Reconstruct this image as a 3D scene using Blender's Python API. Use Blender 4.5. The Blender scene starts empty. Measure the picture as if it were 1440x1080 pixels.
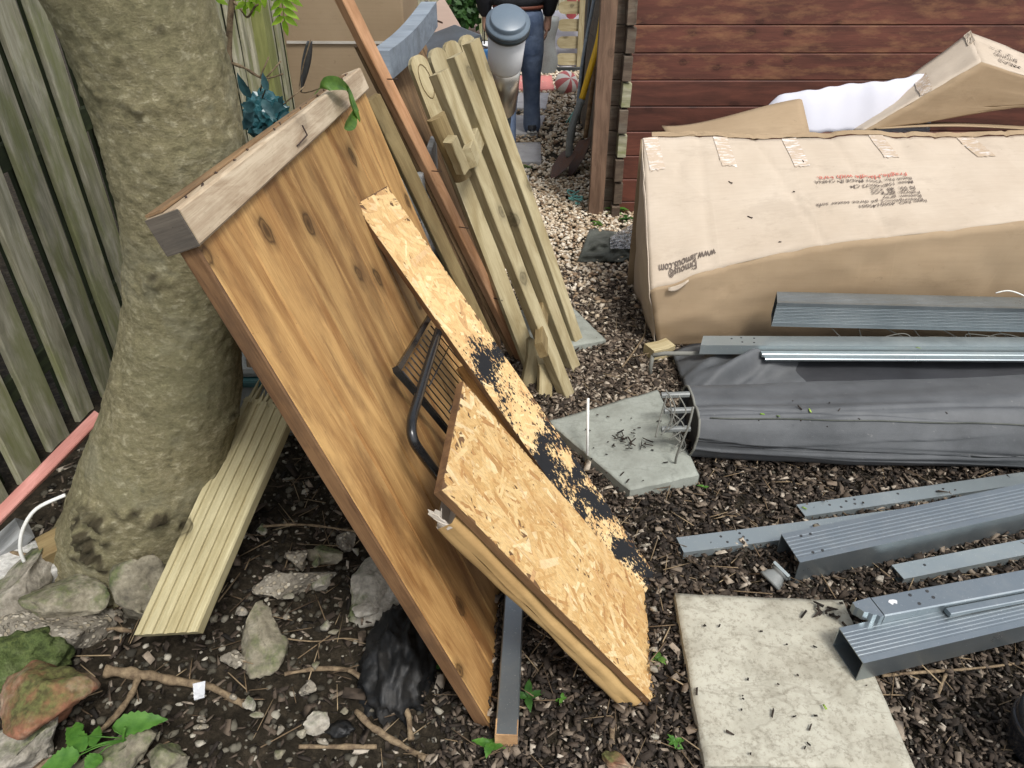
import bpy, bmesh, math, random
import numpy as np
from mathutils import Vector, Matrix, Euler, noise
R = random.Random(7)
NR = np.random.RandomState(7)
S = bpy.context.scene
COL = S.collection
# ------------------------------------------------------------------ camera, sky, sun, exposure
F_PX, PITCH, CAM_H = 1000.0, math.radians(33.3), 1.55
cd = bpy.data.cameras.new('camera'); cam = bpy.data.objects.new('camera', cd); COL.objects.link(cam)
cam.location = (0, 0, CAM_H); cam.rotation_euler = (math.pi/2 - PITCH, 0, 0)
cd.sensor_width = 36; cd.lens = 36*F_PX/1440; cd.clip_end = 300; cd.clip_start = 0.02
S.camera = cam
wd = bpy.data.worlds.new('World'); S.world = wd; wd.use_nodes = True
wn = wd.node_tree; bgn = wn.nodes['Background']
sky = wn.nodes.new('ShaderNodeTexSky'); sky.sky_type = 'NISHITA'; sky.sun_disc = False
SUN_EL, SUN_AZ = math.radians(58), math.radians(150)      # azimuth: clockwise from +Y
sky.sun_elevation = SUN_EL; sky.sun_rotation = SUN_AZ
sky.air_density = 1.0; sky.dust_density = 3.0; sky.ozone_density = 1.0
hs = wn.nodes.new('ShaderNodeHueSaturation'); hs.inputs['Saturation'].default_value = 0.38
wn.links.new(sky.outputs[0], hs.inputs['Color']); wn.links.new(hs.outputs[0], bgn.inputs[0])
bgn.inputs[1].default_value = 0.115
sl = bpy.data.lights.new('sun', 'SUN'); sl.energy = 1.5; sl.angle = math.radians(14); sl.color = (1, .975, .93)
sun = bpy.data.objects.new('sun', sl); COL.objects.link(sun)
sdir = Vector((math.sin(SUN_AZ)*math.cos(SUN_EL), math.cos(SUN_AZ)*math.cos(SUN_EL), math.sin(SUN_EL)))
sun.rotation_euler = sdir.to_track_quat('Z', 'Y').to_euler()
S.view_settings.view_transform = 'Standard'; S.view_settings.look = 'None'
S.view_settings.gamma = 1; S.view_settings.use_curve_mapping = False
S.view_settings.exposure = 1.0
S.render.engine = 'CYCLES'

# ------------------------------------------------------------------ pixel -> place helpers (used to survey the place)
CP, SP = math.cos(PITCH), math.sin(PITCH)
CAM = Vector((0, 0, CAM_H))
def ray(px, py):
    u, v = px-720, 540-py
    return Vector((u, F_PX*CP+v*SP, -F_PX*SP+v*CP))
def G(px, py, z=0.0):
    r = ray(px, py); t = (z-CAM_H)/r.z; return CAM+r*t
def YP(px, py, y):
    r = ray(px, py); return CAM+r*(y/r.y)
def PLN(px, py, p0, n):
    r = ray(px, py); t = (p0-CAM).dot(n)/r.dot(n); return CAM+r*t
def depth(p): return p.y*CP+(CAM_H-p.z)*SP

# ------------------------------------------------------------------ object helpers
WM = {}
def sets(o, label=None, cat=None, group=None, kind=None):
    if label: o['label'] = label
    if cat: o['category'] = cat
    if group: o['group'] = group
    if kind: o['kind'] = kind
    return o
def place(o, M, parent=None):
    COL.objects.link(o)
    if parent is not None:
        o.parent = parent; o.matrix_basis = WM[parent.name].inverted() @ M
    else: o.matrix_basis = M
    WM[o.name] = M.copy(); return o
def thing(name, loc, label, cat, group=None):
    o = bpy.data.objects.new(name, None); o.empty_display_size = .05
    sets(o, label, cat, group); place(o, Matrix.Translation(Vector(loc))); return o
def mesh_obj(name, verts, faces, mat, M=None, parent=None, smooth=False, attr=None):
    me = bpy.data.meshes.new(name); me.from_pydata([tuple(v) for v in verts], [], faces); me.update()
    if mat: me.materials.append(mat)
    if smooth: me.polygons.foreach_set('use_smooth', [True]*len(me.polygons))
    if attr is not None:
        a = me.attributes.new('rnd', 'FLOAT', 'POINT'); a.data.foreach_set('value', list(attr))
    o = bpy.data.objects.new(name, me)
    if M is None and parent is None:      # own origin at the base of the thing
        vs = np.array([tuple(v) for v in verts]); c = Vector((vs[:,0].mean(), vs[:,1].mean(), vs[:,2].min()))
        me.transform(Matrix.Translation(-c)); M = Matrix.Translation(c)
    return place(o, M if M is not None else Matrix.Identity(4), parent)
def from_bm(name, bm, mat, M=None, parent=None, smooth=False):
    me = bpy.data.meshes.new(name); bm.to_mesh(me); bm.free()
    if mat: me.materials.append(mat)
    if smooth: me.polygons.foreach_set('use_smooth', [True]*len(me.polygons))
    o = bpy.data.objects.new(name, me)
    if M is None and parent is None:
        n = len(me.vertices); a = np.zeros(n*3); me.vertices.foreach_get('co', a); a = a.reshape(-1, 3)
        c = Vector((a[:,0].mean(), a[:,1].mean(), a[:,2].min())); me.transform(Matrix.Translation(-c)); M = Matrix.Translation(c)
    return place(o, M if M is not None else Matrix.Identity(4), parent)
def frame(p0, p1, hint):
    x = (Vector(p1)-Vector(p0)).normalized(); h = Vector(hint)
    z = (h-x*h.dot(x)).normalized(); y = z.cross(x)
    M = Matrix((x, y, z)).transposed().to_4x4(); M.translation = Vector(p0); return M
def rrect(w, t, r=.002):
    w, t = w/2, t/2
    return [(-w, -t+r), (-w+r, -t), (w-r, -t), (w, -t+r), (w, t-r), (w-r, t), (-w+r, t), (-w, t-r)]
def loft(prof, L, segs=6, wob=0.0, seed=0, taper=None, endskew=0, hollow=None, rough_end=0):
    vs, fs = [], []; n = len(prof); rings = [prof] if hollow is None else [prof, hollow]
    for ri, pr in enumerate(rings):
        base = len(vs)
        for i in range(segs+1):
            f = i/segs; x = L*f
            dy = wob*noise.noise(Vector((seed*3.1, f*2.3, 1.7))); dz = wob*noise.noise(Vector((seed*5.3, f*2.3, 7.7)))
            k = taper(f) if taper else 1.0
            for (y, z) in pr:
                xx = x+(endskew*y if i in (0,) else 0)
                if rough_end and i == segs: xx += R.uniform(-rough_end, rough_end)
                vs.append((xx, y*k+dy, z*k+dz))
        for i in range(segs):
            for j in range(n):
                a = base+i*n+j; b = base+i*n+(j+1) % n
                q = (a, b, b+n, a+n); fs.append(q if ri == 0 else q[::-1])
    if hollow is None:
        fs.append(tuple(range(n))[::-1]); fs.append(tuple(segs*n+j for j in range(n)))
    else:
        o2 = (segs+1)*n
        for i, rev in ((0, 1), (segs, 0)):
            for j in range(n):
                a = i*n+j; b = i*n+(j+1) % n; q = (a, b, b+o2, a+o2); fs.append(q[::-1] if rev == 0 else q)
    return vs, fs
def beam(name, p0, p1, w, t, hint, mat, parent=None, wob=0.004, r=.0025, segs=6, seed=None, **k):
    M = frame(p0, p1, hint); L = (Vector(p1)-Vector(p0)).length
    vs, fs = loft(rrect(w, t, min(r, w*.2, t*.2)), L, segs, wob, R.random()*50 if seed is None else seed, **k)
    return mesh_obj(name, vs, fs, mat, M, parent)
def tube_data(pts, rad, n=8, noise_amp=0.0, close=False):
    pts = [Vector(p) for p in pts]; vs, fs = [], []
    rs = rad if isinstance(rad, (list, tuple)) else [rad]*len(pts)
    up = Vector((.13, .31, .94)); prev = None
    for i, p in enumerate(pts):
        d = (pts[min(i+1, len(pts)-1)]-pts[max(i-1, 0)]).normalized()
        if prev is None: a = d.cross(up).normalized()
        else: a = (prev-d*prev.dot(d)).normalized()
        prev = a; b = d.cross(a)
        for j in range(n):
            an = 2*math.pi*j/n; q = p+(a*math.cos(an)+b*math.sin(an))*rs[i]
            if noise_amp: q += (q-p)*noise_amp*noise.noise(q*40)
            vs.append(q)
    for i in range(len(pts)-1):
        for j in range(n):
            a0 = i*n+j; b0 = i*n+(j+1) % n; fs.append((a0, b0, b0+n, a0+n))
    fs.append(tuple(range(n))[::-1]); fs.append(tuple((len(pts)-1)*n+j for j in range(n)))
    return vs, fs
def smooth_path(pts, k=6):
    pts = [Vector(p) for p in pts]; out = []
    for i in range(len(pts)-1):
        p0 = pts[max(i-1, 0)]; p1 = pts[i]; p2 = pts[i+1]; p3 = pts[min(i+2, len(pts)-1)]
        for j in range(k):
            t = j/k
            out.append(.5*((2*p1)+(p2-p0)*t+(2*p0-5*p1+4*p2-p3)*t*t+(3*p1-p0-3*p2+p3)*t**3))
    out.append(pts[-1]); return out
def tube(name, pts, rad, mat, parent=None, n=8, k=6, na=0.0, smooth=True, r1=None):
    P = smooth_path(pts, k) if k else [Vector(p) for p in pts]
    if r1 is not None: rad = [rad+(r1-rad)*i/(len(P)-1) for i in range(len(P))]
    vs, fs = tube_data(P, rad, n, na)
    return mesh_obj(name, vs, fs, mat, None if parent is None else Matrix.Identity(4), parent, smooth)
def bxv(c, s, rot=None, bev=0.0):
    bm = bmesh.new(); bmesh.ops.create_cube(bm, size=1)
    for v in bm.verts: v.co = Vector((v.co.x*s[0], v.co.y*s[1], v.co.z*s[2]))
    if bev: bmesh.ops.bevel(bm, geom=bm.edges[:], offset=bev, segments=2, affect='EDGES', profile=.6)
    M = Matrix.Translation(Vector(c)) @ (rot.to_matrix().to_4x4() if rot else Matrix.Identity(4))
    return bm, M
def box(name, c, s, mat, parent=None, rot=None, bev=.003):
    bm, M = bxv(c, s, rot, bev); return from_bm(name, bm, mat, M, parent)
def grid_obj(name, fn, nu, nv, mat, parent=None, smooth=True, thick=0, M=None):
    vs = [fn(i/nu, j/nv) for j in range(nv+1) for i in range(nu+1)]
    fs = [(j*(nu+1)+i, j*(nu+1)+i+1, (j+1)*(nu+1)+i+1, (j+1)*(nu+1)+i) for j in range(nv) for i in range(nu)]
    if thick:
        N = len(vs); V = [Vector(v) for v in vs]; nn = []
        for j in range(nv+1):
            for i in range(nu+1):
                a = V[j*(nu+1)+min(i+1, nu)]-V[j*(nu+1)+max(i-1, 0)]; b = V[min(j+1, nv)*(nu+1)+i]-V[max(j-1, 0)*(nu+1)+i]
                c = a.cross(b); nn.append(c.normalized() if c.length > 0 else Vector((0, 0, 1)))
        vs = V+[V[i]-nn[i]*thick for i in range(N)]
        fs = fs+[tuple(N+q for q in f)[::-1] for f in fs]
        rim = [i for i in range(nu+1)]+[j*(nu+1)+nu for j in range(1, nv+1)]+[nv*(nu+1)+i for i in range(nu-1, -1, -1)]+[j*(nu+1) for j in range(nv-1, 0, -1)]
        for a, b in zip(rim, rim[1:]+rim[:1]): fs.append((b, a, a+N, b+N))
    return mesh_obj(name, vs, fs, mat, M if M is not None else (None if parent is None else Matrix.Identity(4)), parent, smooth)

# ------------------------------------------------------------------ materials
class NT:
    def __init__(s, name):
        s.m = bpy.data.materials.new(name); s.m.use_nodes = True; s.t = s.m.node_tree
        s.b = s.t.nodes['Principled BSDF']; s.tc = s.n('ShaderNodeTexCoord')
    def n(s, t, **k):
        x = s.t.nodes.new(t)
        for a, b in k.items(): setattr(x, a, b)
        return x
    def l(s, a, b): s.t.links.new(a, b)
    def coord(s, scale=(1, 1, 1), rnd=True, kind='Object'):
        mp = s.n('ShaderNodeMapping'); mp.inputs['Scale'].default_value = scale
        src = s.tc.outputs[kind]
        if rnd:
            oi = s.n('ShaderNodeObjectInfo'); vm = s.n('ShaderNodeVectorMath', operation='SCALE'); vm.inputs[0].default_value = (13.7, 7.3, 5.1)
            s.l(oi.outputs['Random'], vm.inputs['Scale']); va = s.n('ShaderNodeVectorMath', operation='ADD')
            s.l(src, va.inputs[0]); s.l(vm.outputs[0], va.inputs[1]); src = va.outputs[0]
        s.l(src, mp.inputs['Vector']); return mp.outputs[0]
    def noise(s, co, scale, det=4, rough=.55, dist=0):
        x = s.n('ShaderNodeTexNoise'); x.inputs['Scale'].default_value = scale; x.inputs['Detail'].default_value = det
        x.inputs['Roughness'].default_value = rough; x.inputs['Distortion'].default_value = dist
        s.l(co, x.inputs['Vector']); return x.outputs['Fac']
    def vor(s, co, scale, out='Distance', feat='F1', dim='3D'):
        x = s.n('ShaderNodeTexVoronoi', feature=feat, voronoi_dimensions=dim); x.inputs['Scale'].default_value = scale
        s.l(co, x.inputs['Vector']); return x.outputs[out]
    def ramp(s, fac, stops, interp='LINEAR'):
        x = s.n('ShaderNodeValToRGB'); x.color_ramp.interpolation = interp; e = x.color_ramp.elements
        while len(e) < len(stops): e.new(.5)
        for q, (p, c) in zip(e, stops):
            q.position = p; q.color = (c, c, c, 1) if isinstance(c, (int, float)) else (*c, 1)
        s.l(fac, x.inputs[0]); return x.outputs[0]
    def mix(s, f, a, b, mode='MIX'):
        x = s.n('ShaderNodeMix', data_type='RGBA', blend_type=mode)
        for v, i in ((f, x.inputs[0]), (a, x.inputs[6]), (b, x.inputs[7])):
            if isinstance(v, (int, float)): i.default_value = v if i == x.inputs[0] else (v, v, v, 1)
            elif isinstance(v, tuple): i.default_value = (*v, 1)
            else: s.l(v, i)
        return x.outputs[2]
    def math(s, op, a, b=None):
        x = s.n('ShaderNodeMath', operation=op)
        for v, i in ((a, x.inputs[0]), (b, x.inputs[1])):
            if v is None: continue
            if isinstance(v, (int, float)): i.default_value = v
            else: s.l(v, i)
        return x.outputs[0]
    def bump(s, h, st=.3, d=.002):
        x = s.n('ShaderNodeBump'); x.inputs['Strength'].default_value = st; x.inputs['Distance'].default_value = d
        s.l(h, x.inputs['Height']); s.l(x.outputs[0], s.b.inputs['Normal'])
    def out(s, col=None, rough=.8, metal=0, spec=None):
        if col is not None:
            if isinstance(col, tuple): s.b.inputs['Base Color'].default_value = (*col, 1)
            else: s.l(col, s.b.inputs['Base Color'])
        if isinstance(rough, (int, float)): s.b.inputs['Roughness'].default_value = rough
        else: s.l(rough, s.b.inputs['Roughness'])
        s.b.inputs['Metallic'].default_value = metal
        if spec is not None: s.b.inputs['Specular IOR Level'].default_value = spec
        return s.m
def wood(name, c1, c2, knots=.5, dirt=(.1, .09, .06), dirt_amt=.25, rough=.7, tone=.25, grain=1.0, moss=None, moss_amt=.0, bump=.35, green=0, spec=.3):
    """grain runs along local X"""
    s = NT(name)
    big = s.coord((1, 9, 9)); warp = s.noise(s.coord((1.2, 3, 3)), 1.4*grain, 2)
    vm = s.n('ShaderNodeVectorMath', operation='MULTIPLY_ADD'); s.l(big, vm.inputs[2])
    cb = s.n('ShaderNodeCombineXYZ'); s.l(warp, cb.inputs[1]); s.l(warp, cb.inputs[2]); s.l(cb.outputs[0], vm.inputs[0]); vm.inputs[1].default_value = (1, 1.6, 1.6)
    w1 = s.noise(vm.outputs[0], 3.2*grain, 5, .62, .3)
    fib = s.noise(s.coord((5, 230, 230)), 1.6, 4, .7)
    f = s.math('ADD', s.math('MULTIPLY', w1, .68), s.math('MULTIPLY', fib, .32))
    col = s.ramp(f, [(.39, c2), (.5, tuple((a+b)/2 for a, b in zip(c1, c2))), (.60, c1)])
    if knots:
        kc = s.coord((4.6, 7.0, 7.0)); kd = s.vor(kc, 1.0, dim='2D')
        kb = s.n('ShaderNodeRGBToBW'); s.l(s.vor(kc, 1.0, 'Color', dim='2D'), kb.inputs[0]); kd = s.math('ADD', kd, s.ramp(kb.outputs[0], [(.60, 1), (.62, 0)]))
        kd2 = s.math('ADD', kd, s.math('MULTIPLY', s.math('SUBTRACT', s.noise(kc, 4, 3), .35), .22))
        km = s.ramp(kd2, [(.05, 1.0), (.10, .7), (.125, 1.0), (.16, .35), (.26, 0)])
        dk = tuple(x*.22 for x in c2)
        col = s.mix(s.math('MULTIPLY', km, knots), col, dk)
    dn = s.noise(s.coord((1.3, 4, 4)), 3.0, 5, .7)
    dm = s.ramp(dn, [(.48, 0), (.68, 1)])
    col = s.mix(s.math('MULTIPLY', dm, dirt_amt), col, dirt)
    if moss:
        mn = s.noise(s.coord((1.6, 5, 5)), 2.3, 5, .65); mm = s.ramp(mn, [(.45, 0), (.6, 1)])
        col = s.mix(s.math('MULTIPLY', mm, moss_amt), col, moss)
    oi = s.n('ShaderNodeObjectInfo'); tv = s.math('ADD', s.math('MULTIPLY', oi.outputs['Random'], tone), 1-tone/2)
    tb = s.n('ShaderNodeCombineXYZ'); [s.l(tv, tb.inputs[i]) for i in range(3)]
    col = s.mix(1.0, col, tb.outputs[0], 'MULTIPLY')
    spk = s.ramp(s.noise(s.coord((1, 1.6, 1.6)), 160, 2, .5), [(.70, 0), (.76, 1)])
    col = s.mix(s.math('MULTIPLY', spk, .45), col, tuple(x*.3 for x in dirt))
    s.bump(s.math('ADD', fib, s.math('MULTIPLY', w1, .8)), bump, .0015)
    return s.out(col, rough, spec=spec)
M = {}
M['amber'] = wood('amber_stained_wood', (.47, .285, .11), (.22, .105, .034), .95, (.11, .05, .02), .62, .55, .42, grain=.7, bump=.25)
M['amber_dark'] = wood('amber_edge_wood', (.20, .11, .05), (.10, .05, .022), .3, (.05, .03, .02), .5, .7)
M['pale'] = wood('pale_weathered_wood', (.56, .46, .33), (.33, .24, .155), .35, (.22, .15, .09), .4, .75, .1)
M['endgrain'] = wood('dark_weathered_end', (.14, .118, .092), (.06, .048, .036), 0, (.03, .03, .03), .6, .85)
M['treated'] = wood('pressure_treated_wood', (.42, .36, .22), (.26, .205, .105), .75, (.22, .18, .09), .35, .68, .2)
M['treated_side'] = wood('treated_brown_side', (.24, .18, .085), (.14, .095, .04), .4, (.10, .08, .04), .35, .75, .2)
M['red'] = wood('reddish_batten_wood', (.54, .31, .17), (.35, .175, .08), .3, (.10, .05, .03), .3, .65, .1)
M['brown'] = wood('brown_board_wood', (.26, .165, .085), (.13, .075, .035), .6, (.05, .035, .025), .5, .75, .2)
M['shed'] = wood('shed_red_brown_stain', (.135, .047, .031), (.07, .026, .018), .6, (.05, .02, .013), .5, .6, .35, grain=.7)
M['shed_worn'] = wood('shed_worn_stain', (.135, .047, .031), (.07, .026, .018), .6, (.27, .135, .065), .6, .65, .2, grain=.7)
M['shed_grey'] = wood('shed_greyed_ends', (.14, .105, .075), (.07, .048, .035), .4, (.20, .19, .15), .4, .85, .25)
M['post'] = wood('shed_corner_trim', (.20, .125, .082), (.11, .065, .042), .4, (.07, .05, .035), .4, .75, .1)
M['fence'] = wood('weathered_fence_wood', (.50, .47, .35), (.25, .235, .15), .25, (.09, .10, .06), .45, .85, .3, moss=(.20, .22, .07), moss_amt=.6)
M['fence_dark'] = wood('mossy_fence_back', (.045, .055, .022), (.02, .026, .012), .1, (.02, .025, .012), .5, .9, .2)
M['fence_green'] = wood('green_fence_post', (.26, .27, .10), (.16, .17, .055), .2, (.10, .11, .04), .4, .85, .1)
M['rawend'] = wood('raw_end', (.48, .30, .15), (.30, .17, .08), 0, (.1, .07, .05), .4, .8)
M['slategrey'] = wood('greyblue_painted_timber', (.25, .29, .33), (.17, .20, .235), 0, (.10, .11, .12), .5, .55, .05)
M['greyplank'] = wood('silver_weathered_plank', (.36, .37, .37), (.22, .22, .21), .2, (.12, .12, .11), .4, .8, .15)
M['pinkwood'] = wood('faded_pink_stick', (.55, .26, .22), (.38, .15, .12), .1, (.2, .1, .08), .3, .8)
M['deck'] = wood('treated_decking', (.45, .40, .24), (.31, .26, .135), .95, (.20, .17, .09), .3, .75, .1)

def osb_mat(name, tar=False):
    s = NT(name)
    a = s.n('ShaderNodeAttribute', attribute_name='rnd')
    col = s.ramp(a.outputs['Fac'], [(0, (.37, .19, .07)), (.08, (.47, .27, .10)), (.25, (.54, .34, .135)), (.6, (.60, .40, .175)), (.85, (.65, .46, .22)), (.95, (.72, .56, .32)), (1, (.46, .25, .10))])
    fib = s.noise(s.coord((22, 90, 40), rnd=False), 4, 4, .65)
    col = s.mix(.5, col, s.ramp(fib, [(.38, .50), (.56, 1.0)]), 'MULTIPLY')
    blot = s.noise(s.coord((3, 3, 3), rnd=False), 2.2, 3); col = s.mix(s.math('MULTIPLY', s.ramp(blot, [(.5, 0), (.72, 1)]), .35), col, (.42, .22, .08))
    if tar:
        col = s.mix(.12, col, (.74, .60, .40))
        sx = s.n('ShaderNodeSeparateXYZ'); s.l(s.tc.outputs['Object'], sx.inputs[0])
        # local x: 0 = bottom, 1.29 = top of the strip
        grad = s.ramp(s.math('MULTIPLY', sx.outputs[0], 1/1.3), [(0, .50), (.15, .50), (.27, .55), (.35, .60), (.41, .52), (.46, .36), (.52, .50), (.60, .53), (.66, .42), (.71, .30), (1, 0)])
        blob = s.noise(s.coord((11, 15, 11), rnd=False), 1.0, 2, .5)
        fine = s.noise(s.coord((45, 100, 60), rnd=False), 1.5, 4, .75)
        t = s.math('ADD', s.math('ADD', s.math('MULTIPLY', blob, .8), s.math('MULTIPLY', fine, .75)), grad)
        tm = s.ramp(t, [(1.235, 0), (1.25, 1)]) if False else s.ramp(s.math('MULTIPLY', t, .5), [(.640, 0), (.646, 1)])
        fl = s.ramp(s.vor(s.coord((60, 130, 60), rnd=False), 1.0), [(.20, 1), (.25, 0)])
        side = s.ramp(s.math('MULTIPLY', sx.outputs[0], 1/1.3), [(0, 1), (.64, 1), (.70, 0)])
        tm = s.math('MAXIMUM', tm, s.math('MULTIPLY', s.math('MULTIPLY', fl, side), s.ramp(s.noise(s.coord((9, 9, 9), rnd=False), 2, 2), [(.42, 0), (.48, 1)])))
        col = s.mix(tm, col, (.014, .0145, .016))
        s.l(s.ramp(tm, [(0, .75), (1, .7)]), s.b.inputs['Roughness'])
        s.b.inputs['Specular IOR Level'].default_value = .15; s.bump(s.math('ADD', fib, tm), .3, .002); s.l(col, s.b.inputs['Base Color']); return s.m
    s.bump(fib, .3, .001); return s.out(col, .72, spec=.3)
M['osb'] = osb_mat('osb_strands'); M['osb_tar'] = osb_mat('osb_strands_with_tar_splashes', True)
def paint(name, c, rough=.4, dirt=.35, dc=(.12, .11, .10), metal=0, sc=6, bump=.05, spec=.5):
    s = NT(name); co = s.coord()
    n1 = s.noise(co, sc, 6, .7); n2 = s.noise(co, sc*14, 4, .7)
    m = s.ramp(s.math('ADD', s.math('MULTIPLY', n1, .6), s.math('MULTIPLY', n2, .4)), [(.47, 0), (.62, 1)])
    col = s.mix(s.math('MULTIPLY', m, dirt), c, dc)
    sp = s.ramp(s.noise(co, sc*45, 2, .5), [(.69, 0), (.73, 1)]); col = s.mix(s.math('MULTIPLY', sp, dirt), col, tuple(min(1, x*2.2+.1) for x in dc))
    r = s.ramp(n1, [(.3, rough*.75), (.7, min(1, rough*1.4))])
    s.bump(n2, bump, .001); return s.out(col, r, metal, spec)
M['metal'] = paint('anthracite_coated_aluminium', (.285, .325, .345), .33, .4, (.36, .38, .38), .85, sc=5, spec=.6)
M['metal2'] = paint('lighter_coated_aluminium', (.31, .355, .365), .38, .4, (.40, .42, .40), .65, sc=5, spec=.6)
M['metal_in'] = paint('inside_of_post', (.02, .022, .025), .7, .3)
M['darkplastic'] = paint('dark_plastic', (.03, .035, .038), .4, .3, (.1, .1, .09))
M['blackmetal'] = paint('black_enamel_metal', (.008, .009, .010), .22, .12, (.05, .04, .03))
M['whiteplastic'] = paint('white_frosted_plastic', (.58, .59, .60), .45, .08, (.4, .4, .4))
M['capgrey'] = paint('blue_grey_cap', (.11, .145, .18), .35, .1, (.2, .2, .2))
M['capdark'] = paint('dark_seal_ring', (.02, .03, .035), .35, .1)
M['steel'] = paint('brushed_stainless_steel', (.56, .53, .48), .3, .1, (.4, .38, .35), 1.0)
M['bluepl'] = paint('blue_plastic', (.02, .14, .34), .4, .2)
M['teal'] = paint('teal_plastic_bag', (.025, .10, .115), .25, .3, (.02, .06, .08), sc=12, bump=.3)
M['tealrim'] = paint('dark_teal_plastic', (.02, .07, .075), .4, .3)
M['greytub'] = paint('grey_plastic_tub', (.16, .17, .165), .5, .5, (.08, .08, .07))
M['blackbag'] = paint('black_bin_liner', (.007, .0075, .008), .5, .35, (.035, .03, .024), sc=10, bump=.4, spec=.3)
M['blackpot'] = paint('glossy_black_plastic', (.012, .014, .018), .18, .15, (.1, .09, .08))
M['yellow'] = paint('yellow_plastic_shaft', (.72, .42, .01), .4, .15)
M['mint'] = paint('mint_rope', (.18, .45, .40), .7, .3)
M['rust'] = paint('rusty_blade', (.09, .055, .045), .6, .7, (.16, .07, .035), .3)
M['nail'] = paint('rusty_nail', (.05, .035, .03), .55, .5, (.14, .06, .03), .6)
M['rope'] = paint('grey_cord', (.16, .16, .14), .8, .3)
M['whitecord'] = paint('white_cord', (.72, .72, .68), .6, .2)
M['foam'] = paint('white_foam_sheet', (.50, .50, .55), .75, .1, (.45, .45, .5))
M['redstone'] = paint('red_paving', (.50, .17, .15), .8, .4, (.35, .2, .18))
M['ballred'] = paint('red_ball_panel', (.50, .12, .12), .6, .3, (.4, .2, .18)); M['ballwhite'] = paint('white_ball_panel', (.70, .66, .60), .6, .3, (.4, .38, .33))
M['redpaint'] = paint('red_painted_wood', (.38, .05, .06), .6, .3)
M['skin'] = paint('skin', (.50, .29, .21), .55, .1, (.4, .2, .15)); M['hair'] = paint('dark_hair', (.03, .022, .016), .6, .1)
M['jacket'] = paint('black_jacket', (.018, .019, .024), .75, .3, (.03, .03, .035)); M['shoe'] = paint('dark_trainers', (.02, .022, .03), .6, .3)
M['shoesole'] = paint('pale_sole', (.5, .5, .48), .7, .3)
s = NT('blue_denim'); co = s.coord(); c = s.ramp(s.noise(co, 6, 4, .6), [(.3, (.045, .075, .15)), (.65, (.15, .20, .30))]); s.bump(s.math('ADD', s.noise(co, 300, 2), s.math('MULTIPLY', s.noise(s.coord((3, 3, 5)), 4, 4), 5)), .3, .01); M['denim'] = s.out(c, .85)
s = NT('brown_belt'); M['belt'] = s.out((.16, .05, .03), .6)
def cardboard(name, c, d, creases=True):
    s = NT(name); co = s.coord()
    n = s.noise(co, 1.6, 5, .65); f = s.noise(s.coord((160, 4, 4), rnd=False), 1.0, 2, .4)
    col = s.mix(s.ramp(n, [(.38, 0), (.7, 1)]), c, d)
    sp = s.ramp(s.noise(co, 26, 4, .7), [(.66, 0), (.74, 1)]); col = s.mix(s.math('MULTIPLY', sp, .35), col, tuple(x*.6 for x in d))
    cr = s.vor(s.coord((1.0, .55, 1)), 2.2, 'Distance', 'DISTANCE_TO_EDGE'); crm = s.ramp(cr, [(.0, 1), (.012, 0)])
    col = s.mix(s.math('MULTIPLY', crm, .05), col, tuple(min(1, x*1.3) for x in c))
    st_ = s.noise(s.coord((1, 2.5, 2)), 2.6, 6, .75); col = s.mix(s.math('MULTIPLY', s.ramp(st_, [(.55, 0), (.62, 1)]), .22), col, tuple(x*.7 for x in d)); col = s.mix(.05, col, s.ramp(s.noise(s.coord((1.5, 130, 130), rnd=False), 1, 2), [(.35, .3), (.65, 1.2)]), 'MULTIPLY')
    h = s.math('ADD', s.math('MULTIPLY', f, .12), s.math('ADD', s.math('MULTIPLY', s.noise(co, 7, 3), .6), s.math('MULTIPLY', crm, .12)))
    s.bump(h, .35, .004); return s.out(col, .78, spec=.25)
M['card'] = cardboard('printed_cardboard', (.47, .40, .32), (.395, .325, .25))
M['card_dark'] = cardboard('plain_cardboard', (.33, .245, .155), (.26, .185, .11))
M['card_gold'] = cardboard('flat_cardboard_carton', (.42, .28, .12), (.31, .19, .075))
M['card_torn'] = cardboard('torn_cardboard_lining', (.50, .46, .40), (.36, .31, .25))
M['card_pink'] = cardboard('pale_pink_cardboard', (.66, .50, .42), (.58, .43, .35))
s = NT('clear_tape'); col = s.ramp(s.noise(s.coord((20, 120, 120)), 1, 4, .7), [(.50, (.43, .34, .25)), (.66, (.66, .63, .60))]); s.bump(s.noise(s.coord(), 60, 3), .5, .002); M['tape'] = s.out(col, .18, spec=.8)
s = NT('black_print'); M['ink'] = s.out((.10, .075, .06), .8)
s = NT('red_print'); M['inkred'] = s.out((.42, .10, .07), .8)
s = NT('triangle_mark'); M['inkblack'] = s.out((.02, .02, .02), .6)
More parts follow.
